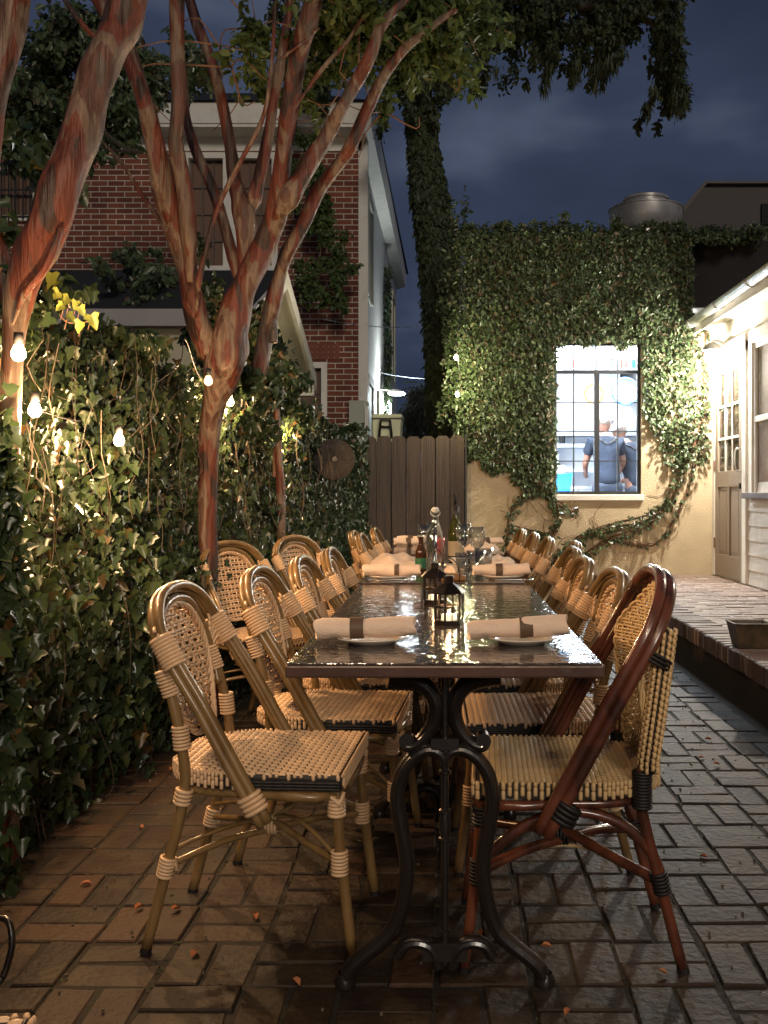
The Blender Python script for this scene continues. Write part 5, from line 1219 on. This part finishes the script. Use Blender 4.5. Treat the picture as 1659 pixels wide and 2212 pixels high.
for k, ty in enumerate(TY):
    lb = ['nearest dark glossy table with two lanterns and scrolled iron legs', 'middle dark glossy table holding the clear bottle and wine glasses', 'farthest table of the long row near the plank gate'][k]
    if k == 0:
        t = empty('cafe_table', (0, ty, 0), 0, lb, 'table', 'tables joined in one long row')
        o = MB(); o.box((-TW/2, .004, TH-.004), (TW/2, TL, TH)); top = o.build('table_top', M['table'], t, bevel=.002)
        o = MB(); o.box((-TW/2-.003, 0, TH-.029), (TW/2+.003, TL+.003, TH-.0045)); o.build('edge_band', M['edge'], top, bevel=.004)
        for yy in (.256, TL-.256):
            b = fm.build('base', M['iron'], t, smooth='auto', loc=(0, yy, 0)); r = rm.build('center_rod', M['iron'], b, smooth='auto')
        o = MB(); o.bar((0,.27,.42),(0,TL-.27,.42), .014, .014); o.build('tie_bar', M['iron'], t)
        T1 = t
    else: t = dup(T1, (-.012 if k == 1 else .006, ty, -.0 + .004*k), 0, lb)

# ------------------------------------------------------------------ tableware
def roll_mesh(L=.215, r=.0235, seed=0):
    rg = random.Random(seed); s = MB(); n = 22; m_ = 16; vs = []
    for i in range(m_+1):
        t = i/m_; x = (t-.5)*L
        for k in range(n):
            a = 2*math.pi*k/n; rr = r*(1+.05*math.sin(a*2+t*5+seed)+.04*math.sin(a*3-t*9)+.10*(t-.5)*(1 if seed % 2 else -1)+.05*math.sin(t*11+seed))
            rr *= 1-.10*math.exp(-((t-.47)/.06)**2)
            if i in (0, m_): rr *= .93
            vs.append((x+ (.004*math.sin(a*2) if i in (0, m_) else 0), math.cos(a)*rr*1.12, r+math.sin(a)*rr*.92))
    s.add(vs, [(i*n+k, i*n+(k+1) % n, (i+1)*n+(k+1) % n, (i+1)*n+k) for i in range(m_) for k in range(n)])
    for e_ in (0, m_):      # spiral ends
        c = [v for v in vs[e_*n:(e_+1)*n]]; cx = c[0][0]; inn = [(cx+(.006 if e_ == 0 else -.006), p[1]*.55, r+(p[2]-r)*.55) for p in c]
        s.add(c+inn+[(cx+(.003 if e_ == 0 else -.003), p[1]*.25, r+(p[2]-r)*.3) for p in c], [(k, (k+1) % n, n+(k+1) % n, n+k) for k in range(n)]+[(n+k, n+(k+1) % n, 2*n+(k+1) % n, 2*n+k) for k in range(n)]+[tuple(2*n+k for k in range(n))])
    return s
def band_mesh(r=.0235, x0=-.025, x1=.006):
    s = MB(); n = 22
    vs = [(x, math.cos(2*math.pi*k/n)*r*1.19, r+math.sin(2*math.pi*k/n)*r*1.00) for x in (x0, x1) for k in range(n)]
    s.add(vs, [(k, (k+1) % n, n+(k+1) % n, n+k) for k in range(n)]); return s
def napkin(p, rz, label, tilt=0, seed=0, x0=-.026, x1=.006, L=.215):
    r = empty('napkin_roll', p, rz, label, 'napkin', 'rolled napkins'); r.rotation_euler = (0, tilt, rz)
    a = roll_mesh(L=L, seed=seed).build('cloth', M['linen'], r, smooth=True); b = band_mesh(x0=x0, x1=x1).build('band', M['band'], r, smooth=True)
    return r
def plate(p, label, s_=1.0):
    o = MB(); o.lathe([(0,.004),(.042*s_,.0035),(.045*s_,.0),(.050*s_,.0),(.056*s_,.005),(.078*s_,.0125),(.0795*s_,.0145),(.078*s_,.0155),(.055*s_,.009),(.045*s_,.007),(0,.007)], c=p, n=40)
    return thing_mesh(o, 'side_plate', M['china'], label, 'plate', 'small plates', smooth=True)
plate((-.160, 2.13, TH), 'small white plate under the front left napkin roll'); napkin((-.172, 2.115, TH+.012), RD(2), 'rolled napkin on the front left plate with a plain brown band', RD(-1.5), 0, -.033, -.004)
plate((.167, 2.13, TH), 'small white plate under the front right napkin roll'); napkin((.160, 2.115, TH+.012), RD(-2), 'rolled napkin on the front right plate with a striped brown band', RD(-3.5), 1, .004, .032)
plate((-.205, 3.68, TH+.004), 'small white plate under the second left napkin roll'); napkin((-.200, 3.67, TH+.016), 0, 'rolled napkin on the second plate of the left side', RD(0), 2, .010, .028)
plate((.222, 3.70, TH+.004), 'small white plate under the second right napkin roll'); napkin((.215, 3.69, TH+.016), 0, 'rolled napkin on the second plate of the right side', RD(-1), 3, -.022, .004)
napkin((-.215, 6.05, TH+.01), 0, 'nearer of the two rolled napkins at the far left end of the table', 0, 4, L=.2); napkin((-.215, 6.35, TH+.01), 0, 'farther of the two rolled napkins at the far left end of the table', 0, 5, L=.19)
napkin((.27, 6.1, TH+.01), .3, 'rolled napkin at the far right end of the table', 0, 6, L=.19)
for (x, y, sx, h, lb) in ((-.205, 4.35, .13, .062, 'large crumpled pink-white napkin heaped on the left of the middle table'), (.235, 4.55, .09, .035, 'flat crumpled napkin beside the blue phone on the right'), (.045, 4.0, .05, .03, 'small crumpled napkin beside the brown case'), (.21, 5.6, .10, .05, 'crumpled napkin near the far right end of the table')):
    s = MB(); n = 26; vs = []; 
    for i in range(n):
        for j in range(n):
            a = (i/(n-1)-.5)*2; b = (j/(n-1)-.5)*2; q = max(0, 1-(abs(a)**2.4+abs(b)**2.4))**.7
            vs.append((x+a*sx+.008*math.sin(b*5), y+b*sx*.9+.008*math.sin(a*6), TH+.006+h*q*(.62+.38*(1-a*.8 if lb[0] == 'l' else 1))*.8+.006*q*math.sin(a*9+b*4)+.005*q*math.sin(b*11-a*5)))
    s.add(vs, [(i*n+j, (i+1)*n+j, (i+1)*n+j+1, i*n+j+1) for i in range(n-1) for j in range(n-1)]); thing_mesh(s, 'crumpled_napkin', M['linen'], lb, 'napkin', smooth=True)
def lantern(p, rz, label):
    r = empty('candle_lantern', p, rz, label, 'lantern', 'small black metal candle lanterns')
    R_ = .036; hx_ = [(math.cos(math.pi/3*k), math.sin(math.pi/3*k)) for k in range(6)]
    o = MB(); o.prism([(a*(R_+.003), b*(R_+.003)) for a, b in hx_], .0, .006, 'z'); o.prism([(a*(R_+.001), b*(R_+.001)) for a, b in hx_], .0061, .012, 'z'); o.build('base', M['lantern'], r)
    o = MB()
    for k in range(6):
        a, b = hx_[k]; c, d = hx_[(k+1) % 6]
        o.bar((a*R_, b*R_, .012), (a*R_, b*R_, .080), .0045, .0045)
        for z_ in (.046, .079): o.bar((a*R_, b*R_, z_), (c*R_, d*R_, z_), .003, .004)
        o.bar(((a+c)/2*R_, (b+d)/2*R_, .012), ((a+c)/2*R_, (b+d)/2*R_, .079), .0022, .0022)
    o.build('frame', M['lantern'], r)
    o = MB(); o.lathe([(.046,.079),(.046,.081),(.030,.094),(.013,.104),(.013,.106)], n=6); o.build('roof', M['lantern'], r)
    o = MB(); o.lathe([(.0125,.105),(.0125,.118),(.0145,.119),(.011,.122),(0,.123)], n=8); o.build('chimney', M['lantern'], r)
    o = MB(); o.tube([(math.cos(a)*.028, 0, .118+math.sin(a)*.048) for a in np.linspace(-.25, math.pi+.25, 16)], .0013, 6); o.build('handle', M['lantern'], r, smooth=True)
    o = MB(); o.lathe([(0,.012),(.0185,.012),(.0185,.024),(.017,.026),(0,.0255)], n=20); w_ = o.build('tealight', M['wax'], r, smooth='auto')
    o = MB(); o.lathe([(0,.026),(.0022,.029),(.0016,.034),(0,.038)], n=8); o.build('flame', M['flame'], w_, smooth=True)
    lamp('candle_light', (0, 0, .050), .10, (1, .55, .25), .006, r)
    return r
lantern((.010, 2.43, TH), .25, 'nearer small black hexagonal lantern with a lit tealight'); lantern((-.030, 2.90, TH), .6, 'farther small black hexagonal lantern with a lit tealight')
# glassware
def glass_thing(name, prof, p, mt, label, cat, n=32, group=None):
    o = MB(); o.lathe(prof, c=p, n=n); return thing_mesh(o, name, mt, label, cat, group, smooth=True)
b_ = empty('water_bottle', (-.037, 3.78, TH+.004), 0, 'clear swing-top glass water bottle in the middle of the table', 'bottle')
o = MB(); o.lathe([(0,.004),(.032,.0),(.035,.006),(.035,.115),(.034,.14),(.027,.175),(.017,.205),(.0135,.225),(.0135,.245),(.0155,.248),(.0155,.262),(.012,.264),(.0105,.262),(.0105,.225),(.014,.203),(.0245,.173),(.0315,.14),(.0325,.115),(.0325,.012),(.028,.008),(0,.010)], n=32); o.build('body', M['glass'], b_, smooth=True)
o = MB(); o.lathe([(0,.272),(.010,.271),(.013,.266),(.013,.256),(.009,.25)], n=20); o.build('stopper', mat('stopper', (.7,.68,.64), .3), b_, smooth=True)
o = MB(); o.tube([(-.015,0,.262),(-.0175,0,.244),(0,-.0165,.235),(.0175,0,.244),(.015,0,.262)], .0012, 5, sub=4); o.build('wire_bail', M['steel'], b_, smooth=True)
b_ = empty('wine_bottle', (.052, 4.62, TH+.004), 0, 'dark green wine bottle with a pale label behind the clear bottle', 'bottle')
o = MB(); o.lathe([(0,.006),(.034,.0),(.0375,.006),(.0375,.115),(.036,.145),(.024,.185),(.0155,.21),(.0142,.235),(.0142,.255),(.013,.262),(0,.262)], n=32); o.build('body', mat('bottle_green', (.045,.05,.008), .06, spec=.8, trans=.25), b_, smooth=True)
o = MB(); o.lathe([(.0378,.03),(.0378,.10)], n=32); o.build('label', mat('wine_label', (.36,.30,.20), .6), b_, smooth=True)
o = MB(); o.lathe([(.0152,.222),(.0152,.2625),(.0,.264)], n=24); o.build('foil', M['black'], b_, smooth=True)
b_ = empty('amber_bottle', (-.098, 4.0, TH+.004), 0, 'small amber bottle with a green label left of the clear bottle', 'bottle')
o = MB(); o.lathe([(0,.0),(.022,.002),(.024,.01),(.024,.075),(.022,.09),(.011,.115),(.0095,.135),(.011,.138),(.011,.146),(0,.147)], n=24); o.build('body', mat('amber', (.060,.022,.008), .08, trans=.3), b_, smooth=True)
o = MB(); o.lathe([(.0245,.018),(.0245,.06)], n=24); o.build('label', mat('green_label', (.02,.12,.06), .5), b_, smooth=True)
wg = [(0,.002),(.030,.0),(.032,.002),(.006,.006),(.0035,.012),(.0035,.075),(.008,.085),(.026,.10),(.036,.125),(.037,.145),(.031,.185),(.0300,.185),(.0355,.145),(.0345,.126),(.025,.1025),(.006,.088),(0,.0865)]
for (x, y, sc, lb) in ((.088, 4.50, 1.0, 'tall wine glass standing right of the green wine bottle'), (.138, 4.18, .98, 'nearest stemmed wine glass on the right, half full of water'), (-.098, 4.62, .95, 'wine glass behind the amber bottle on the left'), (-.065, 5.05, .95, 'farthest wine glass, behind the clear bottle')):
    glass_thing('wine_glass', [(a*sc, b*sc) for a, b in wg], (x, y, TH+.004), M['glass'], lb, 'wine glass', group='stemmed wine glasses')
tg = [(0,.004),(.024,.0),(.026,.003),(.034,.085),(.0325,.085),(.0245,.009),(0,.010)]
def tumbler(p, sc, lb):
    o = MB(); n = 40; prof = tg; vs = []; c = Vector(p)
    for i, (r, z) in enumerate(prof):
        for k in range(n):
            rr = r*(1+(.06*math.cos(10*2*math.pi*k/n) if .002 < z < .06 and i < 4 else 0)); a = 2*math.pi*k/n; vs.append(c+Vector((math.cos(a)*rr, math.sin(a)*rr, z))*sc)
    o.add(vs, [(i*n+k, i*n+(k+1) % n, (i+1)*n+(k+1) % n, (i+1)*n+k) for i in range(len(prof)-1) for k in range(n)])
    return thing_mesh(o, 'tumbler', M['glass'], lb, 'glass', 'fluted tumblers', smooth=True)
tumbler((.075, 3.93, TH+.004), 1.0, 'fluted water tumbler just right of the clear bottle'); tumbler((.125, 3.90, TH+.004), 1.12, 'taller fluted tumbler in front of the nearest wine glass'); tumbler((.160, 4.02, TH+.004), 1.15, 'fluted tumbler at the right behind the taller one')
o = MB(); o.lathe([(0,.0),(.018,.0),(.022,.012),(.045,.03),(.046,.032),(.043,.031),(.02,.014),(0,.008)], c=(.055, 4.25, TH+.016), n=30); thing_mesh(o, 'small_bowl', M['china'], 'small pale bowl on a saucer behind the tumblers', 'bowl', smooth=True)
plate((.045, 4.25, TH+.004), 'saucer under the small pale bowl', .72)
o = MB(); o.prism([(-.045,0),(-.04,.020),(-.02,.027),(.02,.027),(.045,.017),(.05,.004),(.04,0)], -.022, .022)
t_ = thing_mesh(o, 'leather_case', mat('brown_leather', (.16,.075,.02), .45), 'brown leather case lying right of the farther lantern', 'case', bevel=.006, loc=(.032, 3.62, TH+.004))
o = MB(); o.box((.19, 4.62, TH+.004), (.26, 4.76, TH+.012)); thing_mesh(o, 'phone', mat('phone_blue', (.03,.06,.16), .1), 'dark blue phone lying at the right edge of the middle table', 'phone', bevel=.003)
o = MB(); o.lathe([(0,.0),(.022,.0),(.026,.05),(.024,.05),(.02,.005),(0,.006)], c=(-.026, 6.0, TH+.008), n=24); thing_mesh(o, 'candle_cup', M['red'], 'small glowing red glass between the two tall bottles', 'candle holder', smooth=True)
# cutlery
def cutlery(x, y, lb):
    o = MB(); o.tube([(x-.095, y, TH+.005), (x-.03, y, TH+.007), (x+.02, y+.002, TH+.006)], .0022, 6, sub=3); o.tube([(x+.02, y+.002, TH+.006), (x+.05, y+.002, TH+.006)], [.003,.008], 8, flat=.3)
    thing_mesh(o, 'fork', M['steel'], lb, 'fork', smooth=True)
cutlery(-.16, 3.62, 'fork lying in front of the second left plate'); cutlery(.28, 3.63, 'fork lying in front of the second right plate')

# ------------------------------------------------------------------ bench with woven back and iron scroll arm
gb = empty('garden_bench', (P(690,1068,7.4).x, 7.4, 0), RD(-20), 'old wicker-backed garden bench with iron scroll arms in front of the ivy', 'bench')
o = MB()
for k in range(9):
    xx = -.10+k*.022; top = .89-.012*abs(k-2)*k*.6+random.uniform(-.02, .02); o.tube([(xx*.8+.02, .02, .42), (xx, 0, .6), (xx-.03, -.0, top)], .009, 5, sub=2)
for z in np.arange(.45, .82, .018): o.tube([(-.10+.012*math.sin(z*50), -.008, z), (.0, .008, z+.01), (.08-.02*(z-.45), -.006, z)], .005, 4, sub=2)
o.build('backrest', M['wicker'], gb)
o = MB(); o.prism([(-.10,-.05),(.36,-.02),(.34,-.34),(-.08,-.36)], .415, .435, 'z'); o.build('seat', M['wicker'], gb)
o = MB()
for yy in (-.32,):
    o.tube([(.02,.0,.62),(.10,-.1,.60),(.20,-.25,.615),(.31,-.32,.63),(.355,-.34,.60),(.34,-.34,.565),(.31,-.335,.58),(.315,-.335,.60)], .007, 6, sub=5)
    o.tube([(.35,-.34,.60),(.36,-.34,.5),(.33,-.33,.42)], .007, 6, sub=4)
    o.tube([(.12,-.12,.60),(.16,-.16,.54),(.22,-.2,.53),(.24,-.22,.57),(.20,-.2,.585)], .005, 6, sub=4)
o.build('armrest', mat('painted_iron', (.30,.21,.12), .5), gb, smooth=True)
for xx, yy in ((-.08,-.03),(.32,-.03),(-.07,-.33),(.32,-.32)):
    o = MB(); o.tube([(xx,yy,.42),(xx*1.05,yy*1.05,0)], .010, 6); o.build('leg', M['wicker'], gb)

# planter on the patio edge
pl_ = empty('metal_planter', (1.57, 5.0, PH+.003), 0, 'small tapered metal planter box on the edge of the raised patio', 'planter')
o = MB()
def rr_(w, h, z): return [(-w, -h, z), (w, -h, z), (w, h, z), (-w, h, z)]
vs = rr_(.075,.06,0)+rr_(.10,.085,.125)+rr_(.092,.077,.125)+rr_(.07,.055,.06); o.add(vs, [(3,2,1,0)]+[(a+i, a+(i+1) % 4, a+4+(i+1) % 4, a+4+i) for a in (0,4,8) for i in range(4)]+[(12,13,14,15)]); o.build('box', M['terracotta'], pl_)
o = MB(); 
for a, b in (((-.102,-.087,.125),(.102,-.087,.125)),((.102,-.087,.125),(.102,.087,.125)),((.102,.087,.125),(-.102,.087,.125)),((-.102,.087,.125),(-.102,-.087,.125))): o.tube([a, b], .004, 6)
o.build('rim', M['terracotta'], pl_)
# curved iron leg at bottom left
it = empty('iron_stand', (-.98, 1.75, 0), 0, 'thin curved black iron bar at the bottom left edge', 'stand')
o = MB(); p = [P(-30,1985,1.95), P(8,1984,1.95), P(22,2000,1.94), P(26,2040,1.93), P(16,2085,1.92), P(6,2112,1.91)]; o.tube([q-Vector((-.98,1.75,0)) for q in p], .0065, 8, sub=5); o.build('curved_bar', M['iron'], it, smooth=True)
o = MB(); o.tube([P(-30,1985,1.95)-Vector((-.98,1.75,0)), Vector((-.12,.18,.30)), Vector((-.14,.18,.66))], .0065, 8, sub=4); o.tube([P(6,2112,1.91)-Vector((-.98,1.75,0)), Vector((.0,.15,.0))], .0065, 8); o.build('upright', M['iron'], it, smooth=True)
# fallen leaves and bits
LV = [(368,1665),(305,1790),(186,1915),(380,1972),(552,1985),(420,2068),(1432,2108),(1272,1805),(1520,1855),(1225,2195),(1035,2022),(1515,1640),(1548,1655),(1530,1600),(300,1965),(640,2130),(1180,2050),(880,1930)]
for k, (u, v) in enumerate(LV):
    d = H*FPX/(v-1068); p = P(u, v, d)
    s = MB(); V, Fc = leaf_shape('oval'); a = random.uniform(0, 6.28); sz = random.uniform(.022, .034)
    s.add([(q[0]*sz*math.cos(a)-(q[1]-.5)*sz*math.sin(a), q[0]*sz*math.sin(a)+(q[1]-.5)*sz*math.cos(a), .004+abs(q[0])*sz*.9+q[2]*.5*sz+(.3 if k % 3 == 0 else .1)*sz*q[1]) for q in V], Fc)
    o = s.build('fallen_leaf', M['fallen'], loc=(p.x, p.y, .001)); tag(o, 'small fallen leaf lying on the brick paving', 'leaf', 'fallen leaves on the brick paving')
db = MB()
for _ in range(500):
    x, y = random.uniform(-1.2, 1.4), random.uniform(1.6, 6); r = random.uniform(.0012, .0035); db.box((x, y, .0), (x+r*2, y+r*1.4, r+.004))
tag(db.build('debris', mat('grit', (.10,.08,.055), .9)), kind='stuff')
mo = []
for _ in range(900):
    x = -2.1+U*round((random.uniform(-1, 1.4)+2.1)/U)+random.gauss(0, .004); y = random.uniform(1.7, 7)
    mo.append((x, y, -.004+random.random()*.006))
tag(leaves('moss', mo, (0, 0, 1), .011, 'oval', mat('moss', (.035,.050,.012), .9), jit=.6), kind='stuff')
